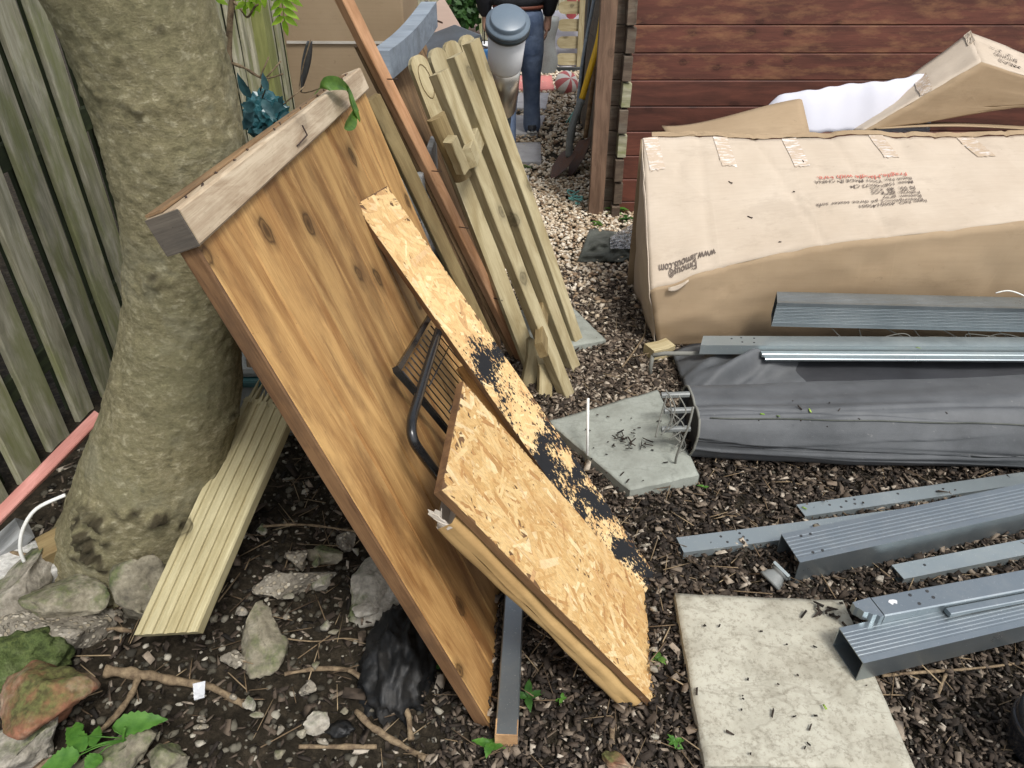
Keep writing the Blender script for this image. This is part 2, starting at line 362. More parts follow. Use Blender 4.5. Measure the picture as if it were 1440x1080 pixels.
# stone and slabs
def stone(name, c1, c2, c3, moss=0, agg=0, sc=9):
    s = NT(name); co = s.coord()
    n = s.noise(co, sc, 8, .7); col = s.ramp(n, [(.3, c2), (.5, c1), (.68, c3)])
    sp = s.noise(co, sc*9, 3, .6); col = s.mix(.5, col, s.ramp(sp, [(.35, .35), (.6, 1.0)]), 'MULTIPLY')
    h = s.math('ADD', n, s.math('MULTIPLY', sp, .5))
    if agg:
        v = s.n('ShaderNodeTexVoronoi'); v.inputs['Scale'].default_value = 75; s.l(co, v.inputs['Vector'])
        vm = s.ramp(v.outputs['Distance'], [(.32, 1), (.45, 0)]); bw = s.n('ShaderNodeRGBToBW'); s.l(v.outputs['Color'], bw.inputs[0])
        pc = s.ramp(bw.outputs[0], [(.2, c2), (.5, (.40, .34, .24)), (.8, (.5, .46, .38))]); col = s.mix(s.math('MULTIPLY', vm, agg), col, pc); h = s.math('ADD', h, s.math('MULTIPLY', vm, .6))
    if moss:
        g = s.n('ShaderNodeNewGeometry'); sx = s.n('ShaderNodeSeparateXYZ'); s.l(g.outputs['Normal'], sx.inputs[0])
        mm = s.ramp(s.math('ADD', s.noise(co, sc*.8, 5, .7), s.math('MULTIPLY', sx.outputs[2], .12)), [(.56-moss*.06, 0), (.71-moss*.06, 1)])
        col = s.mix(s.math('MULTIPLY', mm, .85), col, s.ramp(s.noise(co, 90, 2), [(.35, (.03, .045, .015)), (.65, (.10, .125, .04))]))
    s.bump(h, .8, .008); return s.out(col, .92, spec=.2)
M['concrete'] = stone('broken_concrete', (.24, .215, .17), (.12, .105, .085), (.34, .31, .26), 0, .7)
M['rock_pale'] = stone('pale_rock', (.34, .31, .255), (.17, .15, .115), (.47, .44, .38), .05)
M['rock_moss'] = stone('mossy_rock', (.24, .215, .155), (.11, .098, .075), (.36, .33, .26), -.2)
M['moss'] = stone('moss_cover', (.08, .11, .035), (.03, .04, .015), (.15, .18, .08), .6, sc=22)
M['brickcem'] = stone('brick_with_cement', (.24, .11, .065), (.36, .31, .22), (.30, .13, .075), .3, sc=7)
M['whiteslab'] = stone('whitewashed_concrete', (.52, .51, .48), (.30, .29, .26), (.66, .65, .62), .05)
def slab_mat(name, c1, c2, dk, speck=.4):
    s = NT(name); co = s.coord(); n = s.noise(co, 7, 8, .72); vein = s.noise(s.coord((1, 2.0, 1)), 3.0, 4, .6, .2)
    col = s.ramp(n, [(.33, c2), (.55, c1)]); col = s.mix(s.math('MULTIPLY', s.ramp(vein, [(.485, 0), (.5, 1), (.515, 0)]), .28), col, dk)
    col = s.mix(s.math('MULTIPLY', s.ramp(s.noise(co, 75, 5, .8), [(.50, 0), (.66, 1)]), speck), col, dk)
    col = s.mix(s.math('MULTIPLY', s.ramp(s.noise(co, 3.1, 5, .7), [(.5, 0), (.68, 1)]), .4), col, tuple(x*1.5 for x in dk))
    s.bump(s.math('ADD', s.noise(co, 60, 5, .7), s.math('MULTIPLY', vein, 1.2)), .6, .003); return s.out(col, .88, spec=.25)
M['slab'] = slab_mat('riven_paving_slab', (.40, .385, .315), (.28, .265, .21), (.12, .10, .07), .6)
M['slab2'] = slab_mat('grey_paving_slab', (.27, .285, .25), (.20, .21, .18), (.10, .10, .085), .25)
M['slab3'] = slab_mat('pale_step_slab', (.42, .41, .41), (.33, .32, .32), (.2, .19, .18), .2)
# ground
s = NT('dark_soil'); co = s.coord(rnd=False)
col = s.ramp(s.noise(co, 30, 8, .75), [(.32, (.010, .008, .005)), (.5, (.030, .024, .016)), (.68, (.075, .059, .040))])
s.bump(s.noise(co, 60, 8, .8), 1.0, .012); M['soil'] = s.out(col, .95, spec=.15)
def rnd_mat(name, stops, rough=.85, sc=70, bump=.4, spec=.25):
    s = NT(name); a = s.n('ShaderNodeAttribute', attribute_name='rnd'); col = s.ramp(a.outputs['Fac'], stops)
    n = s.noise(s.coord(rnd=False), sc, 3, .6); col = s.mix(.6, col, s.ramp(n, [(.3, .5), (.65, 1.1)]), 'MULTIPLY')
    s.bump(n, bump, .002); return s.out(col, rough, spec=spec)
M['chips'] = rnd_mat('bark_chips', [(0, (.012, .010, .008)), (.35, (.032, .024, .018)), (.6, (.062, .046, .034)), (.82, (.115, .088, .064)), (.94, (.23, .185, .14)), (1, (.42, .37, .30))])
M['finechips'] = rnd_mat('fine_chips', [(0, (.025, .019, .014)), (.4, (.070, .052, .038)), (.75, (.19, .145, .105)), (1, (.44, .38, .30))])
M['gravel'] = rnd_mat('tan_gravel', [(0, (.20, .13, .08)), (.25, (.38, .28, .18)), (.6, (.54, .45, .33)), (1, (.72, .65, .54))])
M['pebble'] = rnd_mat('soil_pebbles', [(0, (.03, .026, .02)), (.5, (.075, .068, .05)), (.8, (.17, .155, .12)), (1, (.42, .39, .32))])
M['twig'] = rnd_mat('dry_twigs', [(0, (.06, .04, .025)), (.5, (.17, .12, .07)), (1, (.34, .26, .16))])
def leafm(name, c1, c2, trans=.35):
    s = NT(name); co = s.coord((1, 1, 1)); col = s.ramp(s.noise(co, 35, 4, .6), [(.35, c2), (.65, c1)])
    s.bump(s.noise(s.coord((1, 6, 1)), 60, 2), .3, .002)
    s.out(col, .5, spec=.4); tr = s.n('ShaderNodeBsdfTranslucent'); s.l(col, tr.inputs[0]); mx = s.n('ShaderNodeMixShader'); mx.inputs[0].default_value = trans
    s.l(s.b.outputs[0], mx.inputs[1]); s.l(tr.outputs[0], mx.inputs[2]); s.l(mx.outputs[0], s.t.nodes['Material Output'].inputs[0]); return s.m
M['leaf'] = leafm('green_leaf', (.10, .24, .035), (.05, .15, .02)); M['lime'] = leafm('lime_leaf', (.42, .62, .06), (.26, .48, .03), .5)
M['darkleaf'] = leafm('dark_leaf', (.05, .13, .025), (.02, .07, .012)); M['wiltleaf'] = leafm('wilted_leaf', (.13, .24, .04), (.05, .12, .02))
M['bluefoil'] = leafm('bluegreen_leaf', (.05, .125, .135), (.02, .065, .075), .25)
# bark of the living trunk
s = NT('mottled_tree_bark'); co = s.coord(rnd=False)
n1 = s.noise(co, 3.2, 6, .65); n2 = s.noise(s.coord((1, 1, 1.5), rnd=False), 44, 7, .8, .1); n3 = s.noise(co, 90, 4, .7)
col = s.ramp(n2, [(.34, (.05, .042, .022)), (.44, (.14, .12, .06)), (.54, (.25, .215, .12)), (.65, (.42, .385, .26))])
col = s.mix(s.math('MULTIPLY', s.ramp(n1, [(.42, 0), (.62, 1)]), .42), col, (.14, .14, .07))
col = s.mix(s.math('MULTIPLY', s.ramp(s.noise(co, 5.5, 5, .7), [(.54, 0), (.64, 1)]), .3), col, (.27, .265, .20))
col = s.mix(s.math('MULTIPLY', s.ramp(s.vor(s.coord((7, 7, 16), rnd=False), 1.6), [(.07, 1), (.16, 0)]), .3), col, (.05, .04, .022))
col = s.mix(.35, col, s.ramp(n3, [(.35, .55), (.6, 1.1)]), 'MULTIPLY'); col = s.mix(.22, col, (.30, .275, .17))
av = s.n('ShaderNodeAttribute', attribute_name='rnd'); col = s.mix(s.ramp(av.outputs['Fac'], [(.1, 0), (.7, .85)]), col, (.028, .021, .012))
s.bump(s.math('ADD', s.math('ADD', n2, s.math('MULTIPLY', s.ramp(n2, [(.52, 0), (.56, 1)]), .22)), s.math('ADD', s.math('MULTIPLY', n3, .6), s.math('MULTIPLY', s.noise(s.coord((1, 1, 3), rnd=False), 13, 5, .7), .5))), .6, .008); M['bark'] = s.out(col, .9, spec=.2)
s = NT('root_bark'); co = s.coord(); M['root'] = s.out(s.ramp(s.noise(co, 60, 5, .7), [(.35, (.08, .055, .035)), (.65, (.24, .18, .11))]), .9, spec=.2); s.bump(s.noise(co, 90, 3), .5, .003)
# grey awning fabric
s = NT('grey_coated_fabric'); co = s.coord(rnd=False)
col = s.ramp(s.noise(co, 5, 5, .65), [(.35, (.058, .062, .066)), (.62, (.088, .093, .098))])
col = s.mix(s.math('MULTIPLY', s.ramp(s.noise(co, 55, 3, .7), [(.66, 0), (.72, 1)]), .4), col, (.20, .20, .19))
s.bump(s.math('ADD', s.noise(co, 500, 2), s.math('MULTIPLY', s.noise(s.coord((1, 5, 3), rnd=False), 5, 3), 2.5)), .25, .003); M['fabric'] = s.out(col, .6, spec=.4)
s = NT('dark_cover'); co = s.coord(rnd=False); s.bump(s.noise(s.coord((1, 4, 3), rnd=False), 6, 4), .3, .006); M['coverdark'] = s.out(s.ramp(s.noise(co, 4, 4), [(.35, (.012, .013, .016)), (.7, (.028, .030, .035))]), .62, spec=.3)
s = NT('dark_membrane'); co = s.coord(); s.bump(s.noise(co, 120, 3), .4, .003); M['membrane'] = s.out(s.ramp(s.noise(co, 12, 4), [(.35, (.05, .055, .045)), (.7, (.10, .105, .09))]), .9)
s = NT('clear_crumpled_film'); s.bump(s.noise(s.coord(), 30, 4), 1, .01); s.out((.8, .82, .85), .12, spec=.8); s.b.inputs['Transmission Weight'].default_value = .35; s.b.inputs['Alpha'].default_value = .8; M['film'] = s.m

# ================================================================== SETTING: ground, mulch, gravel
def sst(a, b, x):
    t = max(0, min(1, (x-a)/(b-a))); return t*t*(3-2*t)
def gh(x, y):
    h = .10*sst(-.30, -.95, x)*(1-sst(1.9, 2.6, y))
    h += .022*noise.noise(Vector((x*4.5, y*4.5, 3)))*(1 if x < -.1 else .4) + (.012 if x < -.05 else .006)*noise.noise(Vector((x*16, y*16, 8)))
    return h
xs = np.concatenate([[-14, -9, -5, -3, -2.2], np.arange(-1.9, 2.8, .03), [3.2, 4.2, 6, 9, 14]])
ys = np.concatenate([[-4, -1, 0], np.arange(.3, 4.6, .03), np.arange(4.7, 14, .3), [16, 20, 30, 45]])
vs = [(x, y, gh(x, y)) for y in ys for x in xs]; nx = len(xs)
fs = [(j*nx+i, j*nx+i+1, (j+1)*nx+i+1, (j+1)*nx+i) for j in range(len(ys)-1) for i in range(nx-1)]
g = mesh_obj('ground', vs, fs, M['soil'], Matrix.Identity(4), smooth=True); sets(g, kind='structure')

CUBE = (np.array([(x, y, z) for z in (-.5, .5) for y in (-.5, .5) for x in (-.5, .5)]),
        np.array([(0, 2, 3), (0, 3, 1), (4, 5, 7), (4, 7, 6), (0, 1, 5), (0, 5, 4), (2, 6, 7), (2, 7, 3), (0, 4, 6), (0, 6, 2), (1, 3, 7), (1, 7, 5)]))
def ico(sub=1):
    bm = bmesh.new(); bmesh.ops.create_icosphere(bm, subdivisions=sub, radius=.5)
    v = np.array([tuple(x.co) for x in bm.verts]); f = np.array([[w.index for w in x.verts] for x in bm.faces]); bm.free(); return v, f
ICO = ico(1)
def scatter(name, base, pos, size, mat, label, cat, flat=.35, jitter=.35, tilt=.5, rnd=None, smooth=False):
    bv, bf = base; n = len(pos); k = len(bv)
    v = np.repeat(bv[None], n, 0)*(1+NR.uniform(-jitter, jitter, (n, k, 1)))
    v = v*size[:, None, :]
    yaw = NR.uniform(0, 2*np.pi, n); p = NR.normal(0, tilt*.5, n); r = NR.normal(0, tilt*.5, n)
    cy, sy, cp, sp, cr, sr = np.cos(yaw), np.sin(yaw), np.cos(p), np.sin(p), np.cos(r), np.sin(r)
    Rm = np.empty((n, 3, 3))
    Rm[:, 0, 0] = cy*cp; Rm[:, 0, 1] = cy*sp*sr-sy*cr; Rm[:, 0, 2] = cy*sp*cr+sy*sr
    Rm[:, 1, 0] = sy*cp; Rm[:, 1, 1] = sy*sp*sr+cy*cr; Rm[:, 1, 2] = sy*sp*cr-cy*sr
    Rm[:, 2, 0] = -sp; Rm[:, 2, 1] = cp*sr; Rm[:, 2, 2] = cp*cr
    v = np.einsum('nij,nkj->nki', Rm, v)+pos[:, None, :]
    f = (bf[None]+(np.arange(n)*k)[:, None, None]).reshape(-1, 3)
    me = bpy.data.meshes.new(name); me.vertices.add(n*k); me.vertices.foreach_set('co', v.reshape(-1))
    me.loops.add(f.size); me.loops.foreach_set('vertex_index', f.reshape(-1).astype(np.int32))
    me.polygons.add(len(f)); me.polygons.foreach_set('loop_start', np.arange(0, f.size, 3, dtype=np.int32)); me.polygons.foreach_set('loop_total', np.full(len(f), 3, dtype=np.int32))
    a = me.attributes.new('rnd', 'FLOAT', 'POINT'); a.data.foreach_set('value', np.repeat(NR.uniform(0, 1, n) if rnd is None else rnd, k).astype(np.float32))
    me.update(calc_edges=True); me.materials.append(mat)
    if smooth: me.polygons.foreach_set('use_smooth', [True]*len(me.polygons))
    o = bpy.data.objects.new(name, me); sets(o, label, cat, kind='stuff'); place(o, Matrix.Identity(4)); return o
def pts_in(n, x0, x1, y0, y1, keep=None, zoff=(0, .012)):
    x = NR.uniform(x0, x1, n); y = NR.uniform(y0, y1, n)
    if keep is not None:
        m = np.array([NR.rand() < keep(a, b) for a, b in zip(x, y)]); x, y = x[m], y[m]
    z = np.array([gh(a, b) for a, b in zip(x, y)])+NR.uniform(*zoff, len(x)); return np.stack([x, y, z], 1)
def sz(n, l, w, t, var=.5):
    k = np.clip(np.exp(NR.normal(0, var*.6, n)), .3, 2.3); return np.stack([l*k, w*k*NR.uniform(.7, 1.3, n), t*np.clip(k, .6, 1.6)], 1)
mulch_keep = lambda x, y: sst(-.28, -.02, x+.12*noise.noise(Vector((x*3, y*3, 0))))*(1-.75*sst(3.0, 4.0, y))
p = pts_in(42000, -.35, 1.9, .55, 2.0, mulch_keep, (0, .02)); n = len(p)
scatter('bark_mulch', CUBE, p, sz(n, .0125, .0052, .0028, .85), M['chips'], 'dark bark mulch spread over the ground on the right', 'mulch', tilt=.8)
p = pts_in(30000, -.15, 1.3, 1.9, 3.5, mulch_keep, (0, .016)); n = len(p)
scatter('bark_mulch', CUBE, p, sz(n, .015, .0065, .0034, .65), M['finechips'], 'finer brown bark litter on the path before the gravel begins', 'mulch', tilt=.7)
gk = lambda x, y: sst(2.75, 3.7, y+.25*noise.noise(Vector((x*2.5, y*2.5, 5))))
p = pts_in(15000, -.6, 1.25, 2.8, 5.0, gk, (.0, .02)); n = len(p)
scatter('gravel', ICO, p, sz(n, .027, .019, .013, .4), M['gravel'], 'tan gravel covering the path beside the shed', 'gravel', tilt=.6, jitter=.25)
p = pts_in(16000, -1.3, 1.3, 5.0, 10.5, None, (.0, .022)); n = len(p)
scatter('gravel', ICO, p, sz(n, .034, .025, .018, .4), M['gravel'], 'tan gravel stretching away under the person and step slabs', 'gravel', tilt=.6, jitter=.25)
p = pts_in(2600, .0, 1.9, .55, 2.6, None, (.004, .02)); n = len(p)
scatter('mulch_pebbles', ICO, p, sz(n, .007, .0055, .004, .6), M['pebble'], 'tiny pale pebbles among the bark mulch', 'pebbles', tilt=.5, jitter=.3)
sk = lambda x, y: 1-sst(-.15, .05, x)
p = pts_in(5200, -1.4, .05, .6, 2.6, sk, (-.002, .006)); n = len(p)
scatter('soil_pebbles', ICO, p, sz(n, .012, .009, .007, .85), M['pebble'], 'small pebbles and crumbs lying in the dark soil on the left', 'pebbles', tilt=.5, jitter=.3)
p = pts_in(4200, -1.4, .05, .6, 2.6, sk, (0, .008)); n = len(p)
scatter('soil_litter', CUBE, p, sz(n, .018, .005, .0022, .7), M['chips'], 'bark crumbs and dead leaf scraps on the dark soil', 'litter', tilt=.8)
p = pts_in(700, -1.3, 1.9, .6, 3.0, None, (.008, .03)); n = len(p)
scatter('dead_leaves', CUBE, p, sz(n, .026, .013, .0012, .6), M['finechips'], 'dead curled brown leaf scraps lying over mulch and soil', 'dead leaves', tilt=.9)
p = pts_in(1500, -1.35, 1.6, .6, 3.0, None, (.006, .03)); n = len(p)
scatter('dry_twigs', CUBE, p, np.stack([NR.uniform(.03, .11, n), NR.uniform(.0012, .0026, n), NR.uniform(.0012, .0026, n)], 1), M['twig'], 'thin dry twigs and straw scattered over soil and mulch', 'twigs', tilt=.25, jitter=.1)

# ================================================================== FENCE
fx = -1.5
fence = thing('board_fence', (fx, 1.2, 0), 'weathered mossy green board fence along the left behind the tree', 'fence')
k = 0; y = 1.02
while y < 11.8:
    w = .104+R.uniform(-.006, .006)
    beam('board', (fx+R.uniform(-.006, .006), y, .06+R.uniform(0, .03)), (fx+R.uniform(-.008, .008), y+R.uniform(-.012, .012), 1.83+R.uniform(-.02, .02)), w, .02, (1, R.uniform(-.05, .05), 0), M['fence'], fence, wob=.006, segs=5)
    beam('back_board', (fx-.07, y+.084, .06), (fx-.07, y+.084, 1.82), .115, .018, (1, 0, 0), M['fence_dark'], fence, segs=3)
    y += .168
for z in (.35, .95, 1.6): beam('rail', (fx-.022, 1.0, z), (fx-.022, 11.9, z), .075, .024, (1, 0, 0), M['fence_dark'], fence, segs=4)
beam('post', (fx+.03, 4.62, 0), (fx+.03, 4.62, 1.85), .13, .09, (1, 0, 0), M['fence_green'], fence)

# back boundary beyond the gravel
bf = thing('red_fence', (.95, 9.7, 0), 'red painted slatted fence far behind the shovels', 'fence')
for i in range(16): beam('board', (.72+i*.13, 9.7, .02), (.72+i*.13, 9.7, 1.6), .115, .02, (0, -1, 0), M['redpaint'], bf, segs=2)
hf = thing('hedge_fence', (-.6, 11.6, 0), 'grey board fence closing the far end of the garden', 'fence')
for i in range(26): beam('board', (-2.6+i*.16, 11.8, 0), (-2.6+i*.16, 11.8, 1.8), .15, .02, (0, -1, 0), M['fence'], hf, segs=2)

# ================================================================== SHED
SY = 4.3
shed = thing('wooden_shed', (2.4, SY, 0), 'dark red brown timber shed behind the large carton', 'shed')
for i in range(15):
    z0 = -.06+i*.14
    m = M['shed_worn'] if i in (6, 7, 8, 9) else M['shed']
    prof = [(-.0685, -.014), (.0685, -.014), (.0685, .010), (.064, .014), (-.064, .014), (-.0685, .010)]
    Mx = frame((.662, SY, z0+.07), (3.9, SY, z0+.07), (0, -1, 0)); v_, f_ = loft(prof, 3.25, 10, .0015, i)
    mesh_obj('plank', v_, f_, m, Mx, shed)
    v_, f_ = loft(prof, .10, 2, .001, i); mesh_obj('plank_end', v_, f_, M['shed_grey'], frame((.555, SY+.012, z0+.07), (.70, SY+.012, z0+.07), (0, -1, 0)), shed)
    # the ends of the side wall's planks cross the corner, alternately proud
    zz = .0 if i % 2 else .012
    box('crossing_end', (.634+.008*(i % 2), SY-.028-zz, z0+.072), (.050, .11, .128), M['fence'] if i in (3, 5) else M['shed_grey'], shed, Euler((0, R.uniform(-.02, .02), 0)), .004)
    if i < 15: box('side_plank', (.634, SY+1.3, z0+.07), (.028, 2.4, .137), M['shed_grey'], shed, None, .003)
beam('corner_trim', (.515, SY-.03, -.02), (.515, SY-.03, 2.05), .090, .05, (0, -1, 0), M['post'], shed, wob=.004)
box('backing', (2.33, SY+.06, 1.0), (3.1, .03, 2.1), M['shed_grey'], shed)
box('far_wall', (2.33, SY+2.5, 1.0), (3.2, .04, 2.1), M['shed_grey'], shed); box('end_wall', (3.9, SY+1.28, 1.0), (.04, 2.4, 2.1), M['shed_grey'], shed)
box('roof', (2.35, SY+1.3, 2.12), (3.5, 2.75, .05), M['darkplastic'], shed, Euler((.04, 0, 0)))

# ================================================================== TREE
tree = thing('tree', (-1.02, 1.38, 0), 'thick leaning tree trunk with mottled greenish bark behind the wooden panel', 'tree')
ax = [(-1.04, 1.40, -.06, .245), (-1.02, 1.39, .06, .222), (-.955, 1.38, .25, .192), (-.82, 1.37, .55, .148), (-.70, 1.36, .85, .122), (-.642, 1.35, 1.05, .116), (-.625, 1.35, 1.25, .121), (-.635, 1.33, 1.45, .130), (-.68, 1.3, 1.7, .138), (-.80, 1.25, 2.1, .13), (-.88, 1.2, 2.8, .12)]
cp = smooth_path([a[:3] for a in ax], 26); rr = np.interp(np.linspace(0, len(ax)-1, len(cp)), range(len(ax)), [a[3] for a in ax])
NV = 260; vs = []; DK = []
KPX = [(125, 737, .052, .044), (117, 775, .042, .038), (165, 716, .02, .016), (190, 718, .018, .018), (222, 728, .020, .020), (262, 736, .022, .018), (290, 700, .014, .012), (140, 800, .018, .014), (215, 45, .012, .008)]
KN = []
_base = []
for i, c in enumerate(cp):
    d = (cp[min(i+1, len(cp)-1)]-cp[max(i-1, 0)]).normalized(); a = d.cross(Vector((0, 1, 0))).normalized(); b = d.cross(a)
    for j in range(0, NV, 3):
        an = 2*math.pi*j/NV; e = a*math.cos(an)+b*math.sin(an); q = c+e*rr[i]*1.03
        if e.dot(CAM-q) > 0: dq = depth(q); _base.append((720+q.x/dq*F_PX, 540-(q.y*SP+(q.z-CAM_H)*CP)/dq*F_PX, q))
for (kx, ky, kr, ka) in KPX:
    q = min(_base, key=lambda t: (t[0]-kx)**2+(t[1]-ky)**2)[2]; KN.append((q.x, q.y, q.z, kr, ka))
for i, c in enumerate(cp):
    d = (cp[min(i+1, len(cp)-1)]-cp[max(i-1, 0)]).normalized(); a = d.cross(Vector((0, 1, 0))).normalized(); b = d.cross(a)
    for j in range(NV):
        an = 2*math.pi*j/NV; e = a*math.cos(an)+b*math.sin(an); q = c+e*rr[i]
        h = .016*noise.noise(q*3.5)+.0035*noise.noise(q*15)+.0030*noise.noise(q*50)+.0022*noise.noise(Vector((q.x*60, q.y*60, q.z*140)))
        flare = .05*sst(.22, -.02, c.z)*max(0, math.sin(an*3+1.0)); dk_ = 0
        for kx, ky, kz, kr, ka in KN:
            dd = (q-Vector((kx, ky, kz))).length
            if dd > kr*3: continue
            g1 = math.exp(-(dd/kr)**2)*max(0, 1+1.3*noise.noise(q*38))
            h += ka*.5*g1*(1+1.6*noise.noise(q*75))-.5*ka*math.exp(-(dd/(kr*.4))**2); dk_ += g1*(.7+1.6*noise.noise(q*45))
        for z0, ph, am in ((.36, .3, .05), (.95, 1.0, .03), (.66, 2.2, .02), (1.33, 4, .03)):
            t_ = (c.z-z0+am*math.sin(an*2+ph)+.012*noise.noise(Vector((an*3, z0, 1))))/.013; on = max(0, .22+noise.noise(Vector((an*2.2, z0*9, 3))))
            if abs(t_) < 3: h += .012*on*math.exp(-t_*t_)*(1+1.5*noise.noise(q*60)); dk_ += .9*on*math.exp(-(t_-.9)**2)*(.6+1.2*noise.noise(q*40))
        vs.append(q+e*(h+flare)); DK.append(min(1, max(0, dk_)))
fs = [(i*NV+j, i*NV+(j+1) % NV, (i+1)*NV+(j+1) % NV, (i+1)*NV+j) for i in range(len(cp)-1) for j in range(NV)]
mesh_obj('trunk', vs, fs, M['bark'], Matrix.Identity(4), tree, True, attr=DK)

tube('limb', [(-.88, 1.2, 2.75), (-1.2, 1.1, 3.4), (-1.7, 1.0, 4.2)], .09, M['bark'], tree, r1=.03); tube('limb', [(-.88, 1.2, 2.75), (-.6, 1.5, 3.4), (-.3, 1.9, 4.3)], .08, M['bark'], tree, r1=.03); tube('limb', [(-.9, 1.2, 2.7), (-1.0, .7, 3.3), (-.9, .1, 4.0)], .07, M['bark'], tree, r1=.02)
nl = 9000; cl = NR.normal(0, 1, (60, 3))*np.array([.75, .85, .45])+np.array([-1.25, .95, 4.0]); c_ = cl[NR.randint(0, 60, nl)]+NR.normal(0, .16, (nl, 3)); c_ = c_[c_[:, 2] > 2.9]; nl = len(c_)  # unseen leaf crown above the frame, added to shade the left side
a_ = NR.normal(0, 1, (nl, 3)); a_ /= np.linalg.norm(a_, axis=1)[:, None]; b_ = np.cross(a_, NR.normal(0, 1, (nl, 3))); b_ /= np.linalg.norm(b_, axis=1)[:, None]
V_ = np.stack([c_-a_*.045, c_+b_*.018, c_+a_*.045, c_-b_*.018], 1).reshape(-1, 3)
me_c = [tuple(range(4*i, 4*i+4)) for i in range(nl)]
TREE_CROWN = (V_, me_c)

# ================================================================== LEANING PANEL
Bp = G(690, 1020); A_ = None
rdir = Vector((.046, .999, -.004)).normalized(); udir = Vector((649, -43, -1887)).normalized()*-1
udir = (udir-rdir*udir.dot(rdir)).normalized(); ndir = rdir.cross(udir).normalized()
if ndir.x < 0: ndir = -ndir
Lp, Wp, nb = 1.225, 1.09, 8
pan = thing('leaning_panel', Bp, 'large amber stained tongue and groove panel leaning against the tree', 'wooden panel')
bw = Wp/nb
for i in range(nb):
    p0 = Bp+rdir*(i+.5)*bw-ndir*.010+udir*(R.uniform(0, .004)); prof = [(-bw/2+.0012, -.009), (bw/2-.0012, -.009), (bw/2-.0012, .005), (bw/2-.0048, .009), (-bw/2+.0048, .009), (-bw/2+.0012, .005)]
    v_, f_ = loft(prof, Lp, 8, .0012, i); mesh_obj('board', v_, f_, M['amber'], frame(p0, p0+udir, ndir), pan)
beam('edge_lath', Bp-rdir*.004-ndir*.014, Bp-rdir*.004-ndir*.014+udir*Lp, .008, .028, ndir, M['amber_dark'], pan, wob=.0)
T0 = Bp+udir*(Lp+.030)-ndir*.016-rdir*.012
rail = beam('top_rail', T0, T0+rdir*(Wp+.02), .058, .056, ndir, M['pale'], pan, wob=.002, r=.004)
box('rail_end', T0-rdir*.002, (.054, .003, .056), M['endgrain'], pan, frame((0, 0, 0), udir, ndir).to_euler() if False else None, .001).matrix_basis = WM[pan.name].inverted() @ (Matrix.Translation(T0-rdir*.0025) @ Matrix((ndir, rdir, udir)).transposed().to_4x4())
beam('felt_strip', T0+udir*.031-ndir*.010, T0+udir*.031-ndir*.010+rdir*(Wp*.97), .026, .004, udir, M['brown'], pan, wob=.004)
for i in range(16):
    q = T0+rdir*(.05+i*.065+R.uniform(-.01, .01))+udir*.028+ndir*R.uniform(.0, .018)
    tube('nail', [q, q+udir*R.uniform(.003, .006)+rdir*R.uniform(-.008, .008)], .0019, M['nail'], pan, n=6, k=0)
    q2 = q+udir*.01; 
tube('nail', [PLN(418, 205, T0+ndir*.03, ndir), PLN(432, 190, T0+ndir*.035, ndir), PLN(425, 176, T0+ndir*.033, ndir)], .0016, M['nail'], pan, n=6, k=0)

# panel 2 behind, with grey-blue rail
P2 = Vector((-.06, 2.50, 0)); u2 = Vector((-.40, -.02, 1.16)).normalized(); r2 = Vector((.03, 1, 0)).normalized(); n2 = r2.cross(u2).normalized(); n2 = n2 if n2.x > 0 else -n2
pb = thing('brown_panel', P2, 'dark brown board panel under the grey blue rail behind the red batten', 'wooden panel')
for i in range(7):
    p0 = P2+r2*(.075+i*.15); beam('board', p0, p0+u2*1.2, .146, .018, n2, M['brown'], pb)
gr = thing('painted_rail', (-.42, 2.5, 1.19), 'sagging grey blue painted timber rail above the brown panel', 'timber rail')
a0 = YP(536, 92, 2.50); a1 = YP(604, 20, 3.15)
path = [a0+(a1-a0)*t+Vector((0, 0, -.016*math.sin(math.pi*t))) for t in np.linspace(0, 1, 9)]
vs = []; fs = []
for i, c in enumerate(path):
    for (dx, dz) in ((-.03, -.044), (.03, -.044), (.03, .044), (-.03, .044)): vs.append(c+Vector((dx, 0, dz)))
for i in range(8):
    for j in range(4): a = i*4+j; b = i*4+(j+1) % 4; fs.append((a, b, b+4, a+4))
fs += [(3, 2, 1, 0), (32, 33, 34, 35)]
mesh_obj('timber', vs, fs, M['slategrey'], Matrix.Identity(4), gr)
for i in range(9):
    c = path[min(8, i)]+Vector((R.uniform(-.02, 0), .03, .04)); tube('staple', [c, c+Vector((-.018, .012, .003))], .0018, M['nail'], gr, n=5, k=0)

# battens
red0 = G(733, 505); red1 = YP(535, 100, 2.28); rv = (red1-red0).normalized()
rb = thing('red_batten', red0, 'long thin reddish batten with nails leaning left of the pale pickets', 'batten')
beam('batten', red0, red0+rv*2.05, .042, .032, (.8, -.6, .3), M['red'], rb, wob=.012, segs=12)
beam('strip', red0+Vector((-.03, .01, 0)), red0+Vector((-.032, .01, 0))+rv*1.35, .03, .018, (.3, -.9, .3), M['brown'], rb, wob=.008, segs=12)
for t in (1.62, 1.25, .93, .7, .36, .15):
    q = red0+rv*t+Vector((.012, -.016, 0)); tube('nail', [q, q+Vector((.035, -.02, .006+R.uniform(-.01, .01)))], .0018, M['nail'], rb, n=6, k=0)
tb0 = G(716, 540); tb1 = YP(522, 138, 2.14)
tbt = beam('tan_batten', tb0, tb1, .045, .03, (.5, -.8, .3), M['treated_side'], wob=.008); sets(tbt, 'tan batten leaning just left of the red one beside the amber panel', 'batten')

